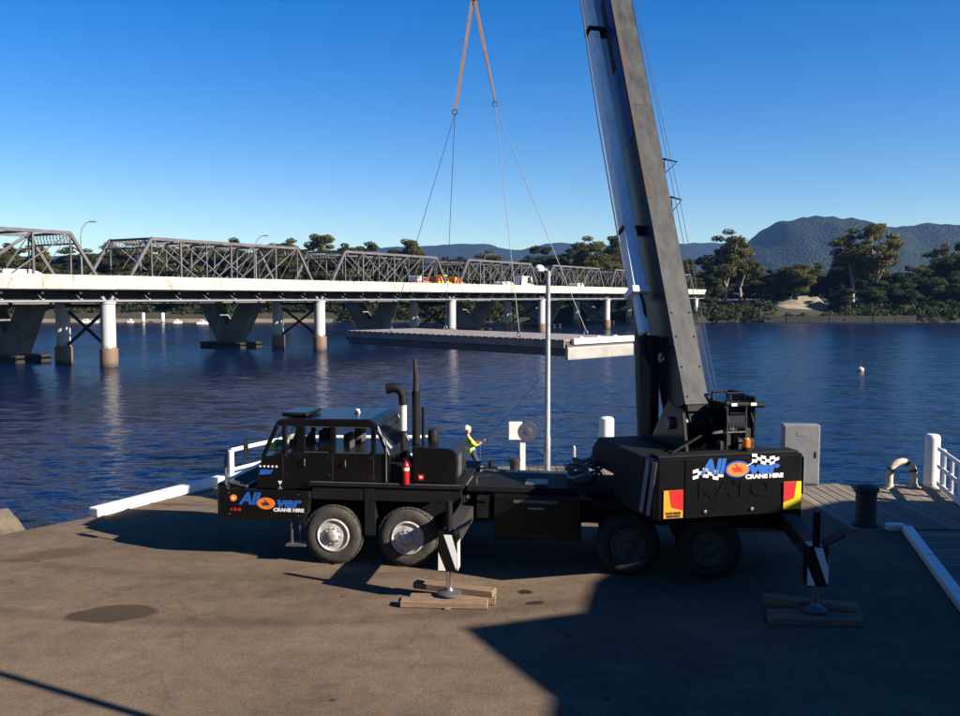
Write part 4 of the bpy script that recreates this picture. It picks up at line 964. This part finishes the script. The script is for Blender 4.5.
for i in range(-2, 7):
    px0 = PITCH*i
    for y in (.8, 7.6):
        o = MB().lathe([(.82, WZ-2), (.82, -.05), (.66, -.04), (.66, 4.05), (.74, 4.1), (.74, 4.28)], 24, 'z', (px0, y, 0)).build('pier_column', 'pier_white', TB_, smooth=True) if 'pier_white' in MATS else None
        if o is None:
            m = mat('pier_white', (.70, .69, .66), .7); nt = m.node_tree; b = nt.nodes['Principled BSDF']
            tc = nt.nodes.new('ShaderNodeTexCoord'); sp = nt.nodes.new('ShaderNodeSeparateXYZ'); nt.links.new(tc.outputs['Object'], sp.inputs[0])
            nz = nt.nodes.new('ShaderNodeTexNoise'); nz.inputs['Scale'].default_value = 3; nz.inputs['Detail'].default_value = 6; nt.links.new(tc.outputs['Object'], nz.inputs['Vector'])
            ma = nt.nodes.new('ShaderNodeMath'); ma.operation = 'MULTIPLY_ADD'; ma.inputs[1].default_value = .9; nt.links.new(nz.outputs['Fac'], ma.inputs[0]); nt.links.new(sp.outputs['Z'], ma.inputs[2])
            rr = nt.nodes.new('ShaderNodeValToRGB'); mr = nt.nodes.new('ShaderNodeMapRange'); mr.inputs['From Min'].default_value = -1.77; mr.inputs['From Max'].default_value = 4.3
            nt.links.new(ma.outputs[0], mr.inputs[0]); nt.links.new(mr.outputs[0], rr.inputs[0])
            el = rr.color_ramp.elements; el[0].position = .10; el[0].color = (.035, .028, .02, 1); el[1].position = 1; el[1].color = (.34, .335, .325, 1)
            for p_, c_ in ((.16, (.12, .075, .048, 1)), (.36, (.14, .088, .058, 1)), (.40, (.36, .355, .345, 1))):
                q_ = el.new(p_); q_.color = c_
            nt.links.new(rr.outputs[0], b.inputs['Base Color'])
            o = MB().lathe([(.82, WZ-2), (.82, -.05), (.66, -.04), (.66, 4.05), (.74, 4.1), (.74, 4.28)], 24, 'z', (px0, y, 0)).build('pier_column', 'pier_white', TB_, smooth=True)
        MB().bar((px0-.25, y, 4.28), (px0-.6, y, 4.75), .25).bar((px0+.25, y, 4.28), (px0+.6, y, 4.75), .25).build('bearing', 'galv', o)
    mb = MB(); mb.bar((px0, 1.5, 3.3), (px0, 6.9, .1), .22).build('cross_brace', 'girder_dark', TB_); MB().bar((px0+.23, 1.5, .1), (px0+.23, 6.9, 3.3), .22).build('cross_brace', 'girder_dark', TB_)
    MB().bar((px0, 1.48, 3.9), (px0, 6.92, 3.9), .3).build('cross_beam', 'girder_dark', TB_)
# concrete bridge behind
CB = thing('concrete_bridge', 'concrete road bridge on V-shaped piers behind the truss bridge', 'bridge', P1+nv*10.6, BZ)
MB().prism([(0, 5.7), (0, 6.1), (10, 6.1), (10, 5.7), (7.6, 5.4), (7.0, 4.0), (3.0, 4.0), (2.4, 5.4)], x0, x1+10, 'x').build('box_girder', 'concrete', CB)
for k in range(63): pass
for y in (.02, 9.78): MB().box(x0, x1+10, y, y+.2, 6.102, 6.9).build('barrier', 'concrete', CB)
for i in range(-2, 7):
    px0 = PITCH*i-.4
    V_ = [(2.9, WZ+.75), (6.6, WZ+.75), (10.0, 3.99), (7.2, 3.99), (5.1, 1.2), (4.6, 1.2), (2.6, 3.99), (-.2, 3.99)]
    # two diverging arms rising from one foot
    MB().prism(V_, px0-.75, px0+.75, 'x').build('v_pier', 'concrete', CB)
    MB().box(px0-1.9, px0+1.9, 1.2, 8.6, WZ-2, WZ+.74).build('footing', 'grime', CB, bevel=.1)
# street lamps on the concrete bridge
LMP = None
for tt, lb in ((7.2, 'street lamp with curved arm at far left above the bridge'), (33.0, 'street lamp with curved arm above second truss span'), (92, 'street lamp with curved arm above the distant spans')):
    q = P1+nv*14.6+bv*tt
    t = thing('street_lamp', lb, 'street lamp', (q.x, q.y, 6.10), 0, 'street lamps along the concrete bridge')
    MB().tube([(0, 0, 0), (0, 0, 5.2), (.15, 0, 6.0), (.6, 0, 6.55), (1.1, 0, 6.7)], [.09, .07, .055, .05, .045], 8).build('pole', 'galv', t, smooth=True)
    MB().box(1.0, 1.75, -.13, .13, 6.62, 6.78).build('lamp_head', 'galv', t, bevel=.05)
# vehicles on the truss bridge
def small_truck(tt, off, body, bed, label, L=4.6, Hc=2.15, group=None):
    q = P1+bv*tt+nv*off
    t = thing('road_vehicle', label, 'vehicle', (q.x, q.y, 5.852), BZ, group)
    MB().prism([(-L/2, .45), (L/2, .45), (L/2, 1.05), (L*.30, 1.15), (L*.16, Hc), (-L*.12, Hc), (-L*.16, 1.2), (-L/2, 1.2)] if bed else [(-L/2, .4), (L/2, .4), (L/2, 1.0), (L*.36, 1.15), (L*.24, Hc), (-L*.46, Hc), (-L/2, 1.2)], -.85, .85).build('body', body, t, bevel=.06, seg=2)
    if bed: MB().box(-L/2, -L*.18, -.88, .88, 1.202, 1.9).build('load', bed, t, bevel=.05)
    for s in (-1, 1): MB().prism([(L*.26, 1.22), (L*.16, Hc-.12), (-L*.08, Hc-.12), (-L*.10, 1.22)], s*.852-.008, s*.852+.008).build('side_window', 'window_dark', t)
    for x in (-L*.3, L*.3):
        for s in (-1, 1): MB().lathe([(.2, -.1), (.34, -.09), (.34, .09), (.2, .1)], 16, 'y', (x, s*.78, .34)).build('wheel', 'rubber', t)
    return t
small_truck(59.0, 2.6, 'decal_yellow', 'hivis_orange', 'yellow utility truck with orange load on the bridge', 3.6)
small_truck(53.5, 2.6, 'hivis_orange', 'decal_white', 'orange utility truck behind the yellow one on bridge', 3.4, 1.75)
small_truck(63.5, 2.8, 'hivis_orange', 'decal_orange', 'small orange truck right of the yellow one on bridge', 3.0, 1.7)
small_truck(86.0, 2.8, 'white_paint', None, 'white van crossing the bridge left of the lamp post top', 4.8, 2.5)
small_truck(79.0, 2.8, 'white_paint', None, 'low white car ahead of the van on the bridge', 4.2, 1.45)
small_truck(108.0, 2.8, 'white_paint', None, 'white car on the far bridge span near crane boom', 4.2, 1.6)
small_truck(-7.5, 2.8, 'white_paint', None, 'white car on the leftmost bridge span', 3.6, 1.28)
# ------------------------------------------------------------------ far bank
def fb(X, Y):
    s = Y-231.5
    if s < 0: z = WZ-.6+s*.02
    elif s < 3: z = WZ-.6+s*.75
    elif s < 12: z = WZ+1.65+(s-3)*.32
    else: z = WZ+4.53+(s-12)*.022
    n = mnoise.noise(Vector((X*.06, Y*.06, 3)))
    return z+n*min(.9, max(0, s*.08)) + (min(14, s*.02) if s > 12 else 0)*.3
ys = [226, 230, 231.5, 232.5, 234, 236, 239, 243, 250, 260, 280, 320, 400, 560, 900, 1500, 2400, 3600, 5200]
xs = [-4200, -2600, -1500, -900, -500, -300] + [-200+i*5 for i in range(81)] + [300, 500, 900, 1500, 2600, 4200]
vs = []; fs = []
for yy in ys:
    for xx in xs: vs.append((xx, yy+2.2*mnoise.noise(Vector((xx*.03, 0, 1))), fb(xx, yy)))
nx = len(xs)
for i in range(len(ys)-1):
    for j in range(nx-1): fs.append((i*nx+j, i*nx+j+1, (i+1)*nx+j+1, (i+1)*nx+j))
mat('bank_earth', (.014, .015, .008), .95, c2=(.030, .026, .015), scale=.09, det=8, bump=.4, bscale=.8, ramp=(.42, .62))
mb = MB(); mb._add(vs, fs); struct(mb.build('far_bank', 'bank_earth', smooth=True))
# beach strip at left and pale cleared slope at right
mat('sand', (.16, .13, .09), .95, c2=(.11, .088, .06), scale=.4, bump=.3)
vs = []; fs = []
bx = [-130+i*4 for i in range(24)]
for j, (yy, zz) in enumerate(((231.0, WZ-.1), (232.2, WZ+.35), (234.0, WZ+.9), (235.6, WZ+.6))):
    for xx in bx: vs.append((xx, yy+2.2*mnoise.noise(Vector((xx*.03, 0, 1)))-.6, zz+.12*mnoise.noise(Vector((xx*.2, j, 0)))))
n = len(bx)
for i in range(3):
    for j in range(n-1): fs.append((i*n+j, i*n+j+1, (i+1)*n+j+1, (i+1)*n+j))
mb = MB(); mb._add(vs, fs); struct(mb.build('beach', 'sand', smooth=True))
vs = []; fs = []
for i in range(9):
    for j in range(13):
        u, v_ = i/8, j/12
        X = 79+v_*15; Y = 239+u*9
        z = fb(X, Y)-.1+math.sin(PI*min(1, v_*1.05))**.5*u*(1.6+4.6*v_)*(.9+.7*mnoise.noise(Vector((X*.35, Y*.35, 0)))) - (0 if u < .97 else 1.2)
        vs.append((X, Y, z))
for i in range(8):
    for j in range(12): fs.append((i*13+j, i*13+j+1, (i+1)*13+j+1, (i+1)*13+j))
mat('cut_slope', (.24, .20, .15), .95, c2=(.085, .07, .05), scale=.5, det=8, bump=.5, aniso=(.5, 1, 1.5))
mb = MB(); mb._add(vs, fs); struct(mb.build('cleared_slope', 'cut_slope', smooth=True))
# retaining wall at the waterline on the right
vs = []; o = MB()
for k in range(7):
    xa = 70+k*5.6; o = MB().box(0, 5.5, 0, .5, WZ-.8, WZ+1.7)
    if k == 0:
        RW = thing('river_wall', 'low dark retaining wall along the far right bank', 'wall', (73, 231.2, 0)); w0 = o.build('wall_panel', 'wall_dark' if 'wall_dark' in MATS else (mat('wall_dark', (.016, .015, .013), .9, c2=(.008, .008, .0075), scale=.6) and 'wall_dark'), RW)
    else: c = w0.copy(); col.objects.link(c); c.parent = RW; c.location = (k*5.6, random.uniform(-.2, .2), random.uniform(-.15, .1))
# ------------------------------------------------------------------ hills
def ridge(name, pts, Y0, depth, m, amp, seed, mar=1):
    # pts: (X, height above sea) skyline; a real ridge with front and back slopes
    xa, xb = pts[0][0], pts[-1][0]; N = 220; Mq = 26
    def prof(x):
        for (a, ha), (c, hc) in zip(pts, pts[1:]):
            if a <= x <= c:
                t = (x-a)/(c-a); t = t*t*(3-2*t); return ha+(hc-ha)*t
        return 0
    vs = []; fs = []
    for i in range(Mq+1):
        u = i/Mq; cs = math.sin(PI*u)**.8
        for j in range(N+1):
            x = xa+(xb-xa)*j/N; y = Y0+depth*u
            h = prof(x)*cs
            n = mnoise.fractal(Vector((x*.0022, y*.0022, seed)), 1, 2, 5)
            g = abs(mnoise.noise(Vector((x*.006, y*.0016, seed+5))))
            vs.append((x, y, h*(1+.10*n*(1-cs*.5))-g*amp*cs*(1-cs)*3+amp*.14*mnoise.noise(Vector((x*.03, y*.03, 2)))*cs-2))
    for i in range(Mq):
        for j in range(N): fs.append((i*(N+1)+j, i*(N+1)+j+1, (i+1)*(N+1)+j+1, (i+1)*(N+1)+j))
    mb = MB(); mb._add(vs, fs); return struct(mb.build(name, m, smooth=True))
m = mat('forest', (.007, .012, .007), .95, c2=(.018, .023, .010), scale=.018, det=9, ramp=(.38, .64)); nt = m.node_tree; b = nt.nodes['Principled BSDF']
tc = nt.nodes.new('ShaderNodeTexCoord'); vo = nt.nodes.new('ShaderNodeTexVoronoi'); vo.inputs['Scale'].default_value = .12; nt.links.new(tc.outputs['Object'], vo.inputs['Vector'])
bp = nt.nodes.new('ShaderNodeBump'); bp.inputs['Strength'].default_value = 1; bp.inputs['Distance'].default_value = 6; bp.invert = True
nt.links.new(vo.outputs['Distance'], bp.inputs['Height']); nt.links.new(bp.outputs[0], b.inputs['Normal']); b.inputs['Specular IOR Level'].default_value = .1
def hx(px, Y): return (px-480)/900*Y
Yh = 2600; rz = lambda py, Y: 4.73+(297-py)/900*Y
ridge('wooded_hill', [(hx(640, Yh), 0), (hx(700, Yh), rz(272, Yh)), (hx(742, Yh), rz(246, Yh)), (hx(778, Yh), rz(224, Yh)), (hx(812, Yh), rz(217, Yh)), (hx(846, Yh), rz(219, Yh)), (hx(880, Yh), rz(227, Yh)), (hx(925, Yh), rz(223, Yh)), (hx(965, Yh), rz(226, Yh)), (hx(1080, Yh), rz(214, Yh)), (hx(1300, Yh), rz(240, Yh)), (hx(1500, Yh), 0)], 2100, 1000, 'forest', 60, 1)
Yh = 4600
ridge('distant_range', [(hx(-700, Yh), 0), (hx(-300, Yh), rz(262, Yh)), (hx(100, Yh), rz(256, Yh)), (hx(330, Yh), rz(253, Yh)), (hx(425, Yh), rz(245, Yh)), (hx(480, Yh), rz(244, Yh)), (hx(515, Yh), rz(250, Yh)), (hx(560, Yh), rz(243, Yh)), (hx(640, Yh), rz(249, Yh)), (hx(700, Yh), rz(242, Yh)), (hx(760, Yh), rz(246, Yh)), (hx(900, Yh), rz(270, Yh)), (hx(1000, Yh), 0)], 4000, 1200, 'forest', 60, 9)
# ------------------------------------------------------------------ trees
def leafcloud(clumps, rng, size, per):
    vs = []; fs = []
    for (c, r, sq) in clumps:
        n = max(30, int(per*r*r))
        for _ in range(n):
            v = Vector((rng.gauss(0, 1), rng.gauss(0, 1), rng.gauss(0, 1))).normalized()
            rad = r*(.62+.45*rng.random()**.7) if rng.random() < .8 else r*rng.random()
            p = Vector(c)+Vector((v.x*rad, v.y*rad, v.z*rad*sq))
            nrm = (v+Vector((rng.uniform(-.8, .8), rng.uniform(-.8, .8), rng.uniform(-.4, .9)))).normalized()
            a = nrm.orthogonal().normalized(); a.rotate(Matrix.Rotation(rng.uniform(0, 6.28), 3, nrm)); bb = nrm.cross(a)
            s1 = size*rng.uniform(.6, 1.4); s2 = s1*rng.uniform(.35, .7); k = len(vs)
            vs += [p-a*s1, p+bb*s2, p+a*s1, p-bb*s2]; fs.append((k, k+1, k+2, k+3))
    return vs, fs
def mesh_raw(name, vs, fs, m, parent):
    me = bpy.data.meshes.new(name); me.from_pydata(vs, [], fs); me.materials.append(MATS[m]); o = bpy.data.objects.new(name, me); col.objects.link(o); o.parent = parent; return o
def make_tree(seed, kind):
    # unit height 20 m
    rng = random.Random(seed); t = bpy.data.objects.new('tree', None); col.objects.link(t)
    Ht = 20; tr = MB(); clumps = []
    lean = rng.uniform(-.6, .6)
    fork = {'gum': 5.0, 'dense': 4.0, 'round': 3.2}[kind]
    tr.tube([(0, 0, -2), (0, 0, 0), (lean*.4, 0, fork*.5), (lean, .2, fork)], [.48, .38, .32, .27], 9)
    nl = {'gum': 7, 'dense': 8, 'round': 7}[kind]
    for k in range(nl):
        a = 2*PI*k/nl+rng.uniform(-.4, .4)
        if kind == 'gum': top = rng.uniform(.48, .95)*Ht; out = rng.uniform(1.6, 5.2)*(1.15-.5*(top/Ht))
        elif kind == 'dense': top = rng.uniform(.45, .9)*Ht; out = rng.uniform(1.5, 4.6)*(1.25-.7*top/Ht)
        else: top = rng.uniform(.45, .78)*Ht; out = rng.uniform(2.5, 6.5)
        e = Vector((lean+out*math.cos(a), out*math.sin(a), top)); s0 = Vector((lean, .2, fork-rng.uniform(0, .6)))
        mid = s0.lerp(e, .5)+Vector((rng.uniform(-.5, .5), rng.uniform(-.5, .5), rng.uniform(.2, 1.0)))
        tr.tube([s0, mid, e], [.20, .13, .04], 6)
        q = {'gum': 6, 'dense': 8, 'round': 8}[kind]
        for j in range(q):
            w_ = rng.uniform(.35, 1.0); c = s0.lerp(e, w_)+Vector((rng.uniform(-1.6, 1.6), rng.uniform(-1.6, 1.6), rng.uniform(-.9, 1.2)))
            r = rng.uniform(1.1, 2.3) if kind != 'gum' else rng.uniform(.9, 2.0)
            clumps.append((c, r, rng.uniform(.5, .8)))
            tr.tube([mid.lerp(e, .3), c], [.08, .03], 5)
    if kind != 'round':
        for j in range(4): clumps.append((Vector((lean+rng.uniform(-1.2, 1.2), rng.uniform(-1.2, 1.2), Ht*rng.uniform(.86, .97))), rng.uniform(.8, 1.3), .7))
    if kind == 'dense':
        for j in range(12): clumps.append((Vector((rng.uniform(-4, 4), rng.uniform(-4, 4), rng.uniform(2.0, 8))), rng.uniform(1.2, 2.0), .7))
    tr.build('trunk', 'bark_pale' if kind == 'gum' else 'bark', t, smooth=True)
    vs, fs = leafcloud(clumps, rng, .27, 120)
    mesh_raw('crown', vs, fs, {'gum': 'leaf_gum', 'dense': 'leaf_dark', 'round': 'leaf_olive'}[kind], t)
    return t
PROTO = {k: [make_tree(s, k) for s in ss] for k, ss in (('gum', (11, 12, 13)), ('dense', (21, 22, 23)), ('round', (31, 32)))}
used = set()
TENS = 'twenty thirty forty fifty'.split(); ONES = 'first second third fourth fifth sixth seventh eighth ninth'.split()
ORD = ONES+'tenth eleventh twelfth thirteenth fourteenth fifteenth sixteenth seventeenth eighteenth nineteenth'.split()
for t_ in TENS: ORD += [t_[:-1]+'ieth']+[t_+'-'+o_ for o_ in ONES]
KL = {'gum': 'open gum tree', 'dense': 'dense dark tree', 'round': 'round olive tree'}
def place_trees(rows, where, group):
    rows = sorted(rows); cnt = {}
    for px, top, Y, kind, wsc in rows:
        cnt[kind] = cnt.get(kind, 0)+1
        i = random.randrange(len(PROTO[kind])); p = PROTO[kind][i]
        if (kind, i) in used: t = copy_tree(p)
        else: t = p; used.add((kind, i))
        X = (px-480)/900*Y; g = fb(X, Y); h = 4.73+(297-top)/900*Y-g
        s = h/20; t.name = {'gum': 'gum_tree', 'dense': 'dense_tree', 'round': 'round_tree'}[kind]
        t.location = (X, Y, g-.2); t.scale = (s*wsc, s*wsc, s); t.rotation_euler = (0, 0, random.uniform(0, 6.28))
        tag(t, f"{KL[kind]} {where}, {ORD[cnt[kind]-1]} such from left", 'tree', group)
L_ = []
for px, top, k, wsc in ((-60, 240, 'dense', 1.4), (-25, 243, 'gum', 1.4), (8, 243, 'dense', 1.4), (38, 244, 'gum', 1.5), (66, 255, 'round', 1.5), (92, 254, 'dense', 1.5), (120, 248, 'dense', 1.5), (150, 257, 'dense', 1.5), (178, 248, 'gum', 1.5), (206, 243, 'dense', 1.5), (236, 236, 'dense', 1.3),
                        (262, 243, 'dense', 1.5), (288, 238, 'gum', 1.4), (322, 233, 'gum', 1.6), (346, 243, 'dense', 1.5), (372, 240, 'dense', 1.6), (410, 238, 'gum', 1.4), (432, 256, 'round', 1.4), (458, 256, 'dense', 1.4), (486, 250, 'gum', 1.6), (512, 258, 'round', 1.4), (546, 245, 'dense', 1.6), (570, 250, 'dense', 1.5), (592, 236, 'gum', 1.5), (614, 236, 'dense', 1.4), (648, 244, 'dense', 1.4)):
    L_.append((px, top, random.uniform(246, 262), k, wsc))
for px in range(-70, 690, 29): L_.append((px+random.uniform(-6, 6), random.uniform(258, 268), random.uniform(240, 246), random.choice(['dense', 'round', 'dense']), random.uniform(1.7, 2.2)))
for px in range(-60, 680, 25): L_.append((px+random.uniform(-6, 6), random.uniform(241, 250) if not 425 < px < 535 else random.uniform(255, 261), random.uniform(264, 282), random.choice(['dense', 'dense', 'gum']), random.uniform(1.7, 2.1)))
place_trees(L_, 'on far bank behind bridge', 'trees on the far bank behind the bridge')
R_ = []
for px, top, Y, k, wsc in ((694, 262, 250, 'round', 1.2), (712, 266, 244, 'dense', 1.3), (725, 230, 252, 'gum', 1.5), (740, 243, 258, 'gum', 1.6), (756, 262, 250, 'dense', 1.2), (772, 260, 246, 'round', 1.6), (796, 254, 244, 'round', 1.7), (818, 262, 262, 'dense', 1.3), (838, 250, 264, 'dense', 1.1), (846, 262, 256, 'dense', 1.3), (852, 228, 252, 'gum', 1.5), (875, 222, 250, 'gum', 1.45), (890, 260, 262, 'round', 1.2), (906, 264, 248, 'dense', 1.5),
                           (872, 275, 240, 'dense', 1.9), (840, 284, 239, 'dense', 1.9), (900, 272, 240, 'dense', 1.9), (926, 268, 241, 'dense', 1.8), (922, 252, 262, 'round', 1.3), (940, 243, 254, 'gum', 1.2), (958, 240, 250, 'dense', 1.3), (952, 270, 241, 'dense', 1.9), (984, 246, 250, 'dense', 1.4), (978, 268, 240, 'round', 1.7), (1010, 250, 246, 'dense', 1.5)):
    R_.append((px, top, Y, k, wsc))
for px in range(700, 1010, 22): R_.append((px, random.uniform(268, 276), random.uniform(266, 276), 'dense', 1.9))
place_trees(R_, 'on the right bank', 'trees on the right bank')
# undergrowth along the bank
rng = random.Random(5); cl = []
for k in range(1100):
    X = rng.uniform(-150, 150); Y = rng.uniform(232.4, 243)
    if 78 < X < 95 and Y > 234.5: continue
    if X < -36 and Y < 236.5: continue
    cl.append((Vector((X, Y, fb(X, Y)+rng.uniform(.1, .9))), rng.uniform(.7, 1.9)*(1.3 if X > 95 else 1), .8))
vs, fs = leafcloud(cl, rng, .42, 26); o = mesh_raw('undergrowth', vs, fs, 'leaf_dark', None); o['kind'] = 'stuff'; o['label'] = 'dark undergrowth along the far river bank'
# house among the trees on the right bank
X, Y = hx(846, 252), 258; t = thing('bank_house', 'small white house half hidden by trees on right bank', 'house', (X, Y, fb(X, Y)), R(12)); t.scale = (.62, .62, .62)
MB().box(-3.2, 3.2, -2.2, 2.2, -1, 3.6).build('wall', 'white_paint', t); MB().prism([(-3.6, 3.6), (3.6, 3.6), (0, 5.4)], -2.6, 2.6).build('roof', 'roof_metal', t)
for x in (-1.9, .9): MB().box(x, x+1.2, -2.24, -2.2, 1.2, 2.5).build('window', 'window_dark', t)
X, Y = hx(937, 256), 256; t = thing('bank_house', 'low pale house behind dark trees at right edge', 'house', (X, Y, fb(X, Y)), R(-8))
MB().box(-4.2, 4.2, -2.2, 2.2, -1, 3.2).build('wall', 'white_paint', t); MB().prism([(-2.6, 3.2), (2.6, 3.2), (0, 4.8)], -4.6, 4.6, 'x').build('roof', 'roof_metal', t)
for x in (-2.9, -.4, 1.9): MB().box(x, x+1.2, -2.24, -2.2, 1.0, 2.3).build('window', 'window_dark', t)
# boats and white piles at the far left shore
def boat(px, Y, L, rz_, label):
    t = thing('small_boat', label, 'boat', ((px-480)/900*Y, Y, WZ), rz_, 'small boats at the far left shore')
    MB().prism([(-L/2, -.42*L*.4), (L*.25, -.42*L*.4), (L/2, 0), (L*.25, .42*L*.4), (-L/2, .42*L*.4)], -.15, .45, 'z').build('hull', 'white_paint', t, bevel=.08)
    MB().prism([(-L*.25, .452), (L*.18, .452), (L*.06, .95), (-L*.2, .95)], -.38, .38).build('cabin', 'white_paint', t, bevel=.06)
    MB().box(-L*.15, L*.04, -.386, .386, .6, .84).build('cabin_window', 'window_dark', t)
boat(87, 228.5, 3.4, R(10), 'left one of two white boats moored by the far beach'); boat(93, 229, 2.8, R(170), 'right one of two white boats moored by the far beach')
boat(131, 230, 1.9, R(0), 'tiny white boat near the white piles'); boat(178, 226, 2.2, R(20), 'small white boat right of white piles'); boat(203, 218, 2.8, R(5), 'white boat beneath bridge beside the second V pier')
for px, lb in ((143.5, 'left white channel pile on the far beach'), (163, 'right white channel pile on the far beach')):
    t = thing('channel_pile', lb, 'pile', ((px-480)/900*229, 229, WZ), 0, 'white channel piles')
    MB().lathe([(.42, -1), (.42, 2.3), (.3, 2.5), (.02, 2.55)], 14).build('shaft', 'white_paint', t, smooth=True); MB().lathe([(.5, -.2), (.5, .3)], 14).build('collar', 'concrete', t)
# ------------------------------------------------------------------ wharf building behind the camera, whose shade lies on the wharf
RH = 7.5; off = Vector((.89, -.456))*(RH/math.tan(R(SUN_EL)))
sh = [(.74, -6), (.74, 9.9), (.81, 10.37), (-.26, 12.6), (1.51, 13.26), (1.82, 14.63), (2.25, 15.35), (3.0, 17.0), (8.4, 20.7), (24, 20.7), (24, -6)]
rp = [(a+off.x, c+off.y) for a, c in sh]
struct(MB().prism([(9.32, -60), (60, -60), (60, 13.4), (9.32, 13.4)], WZ-2.5, -.012, 'z').build('shore_ground', 'concrete'))
WB = thing('wharf_building', 'two storey building outside the frame, right of the camera', 'building', (rp[0][0], rp[0][1], 0))
cxm = sum(p[0] for p in rp)/len(rp); cym = sum(p[1] for p in rp)/len(rp)
loc = lambda p, k: ((cxm+(p[0]-cxm)*k)-rp[0][0], (cym+(p[1]-cym)*k)-rp[0][1])
MB().prism([loc(p, .95) for p in rp], 0, RH-.25, 'z').build('wall', 'brick_wall', WB)
MB().prism([loc(p, 1) for p in rp], RH-.24, RH, 'z').build('roof', 'roof_metal', WB)
wx = loc(rp[0], .95)[0]
for z in (.9, 4.3):
    for k in range(5): MB().box(wx-.06, wx-.01, 1.2+k*2.6, 2.6+k*2.6, z, z+1.5).build('window', 'window_dark', WB)
# the building whose upper floor the photograph was taken from
RB_ = thing('riverside_building', 'long brick building behind the camera facing the wharf', 'building', (-13, -2.4, 0))
MB().box(-17, 17.5, -9, 0, 0, 9.6).build('wall', 'brick_wall', RB_); MB().box(-17.3, 17.8, -9.3, .25, 9.602, 9.85).build('roof', 'roof_metal', RB_)
for z in (1.0, 4.4):
    for k in range(11): MB().box(-16+k*3.05, -14.4+k*3.05, .004, .05, z, z+1.7).build('window', 'window_dark', RB_)
# ------------------------------------------------------------------ haze
HZ = True
if HZ:
    m = bpy.data.materials.new('haze'); m.use_nodes = True; MATS['haze'] = m; nt = m.node_tree; nt.nodes.clear()
    pvn = nt.nodes.new('ShaderNodeVolumePrincipled'); o_ = nt.nodes.new('ShaderNodeOutputMaterial')
    pvn.inputs['Color'].default_value = (.22, .47, 1, 1); pvn.inputs['Density'].default_value = .000058; pvn.inputs['Anisotropy'].default_value = .2
    nt.links.new(pvn.outputs[0], o_.inputs['Volume'])
    h = MB().box(-4400, 4400, -500, 5400, WZ-4.5, 330).build('haze', 'haze'); h['kind'] = 'stuff'; h['label'] = 'thin blue air haze over the river valley'
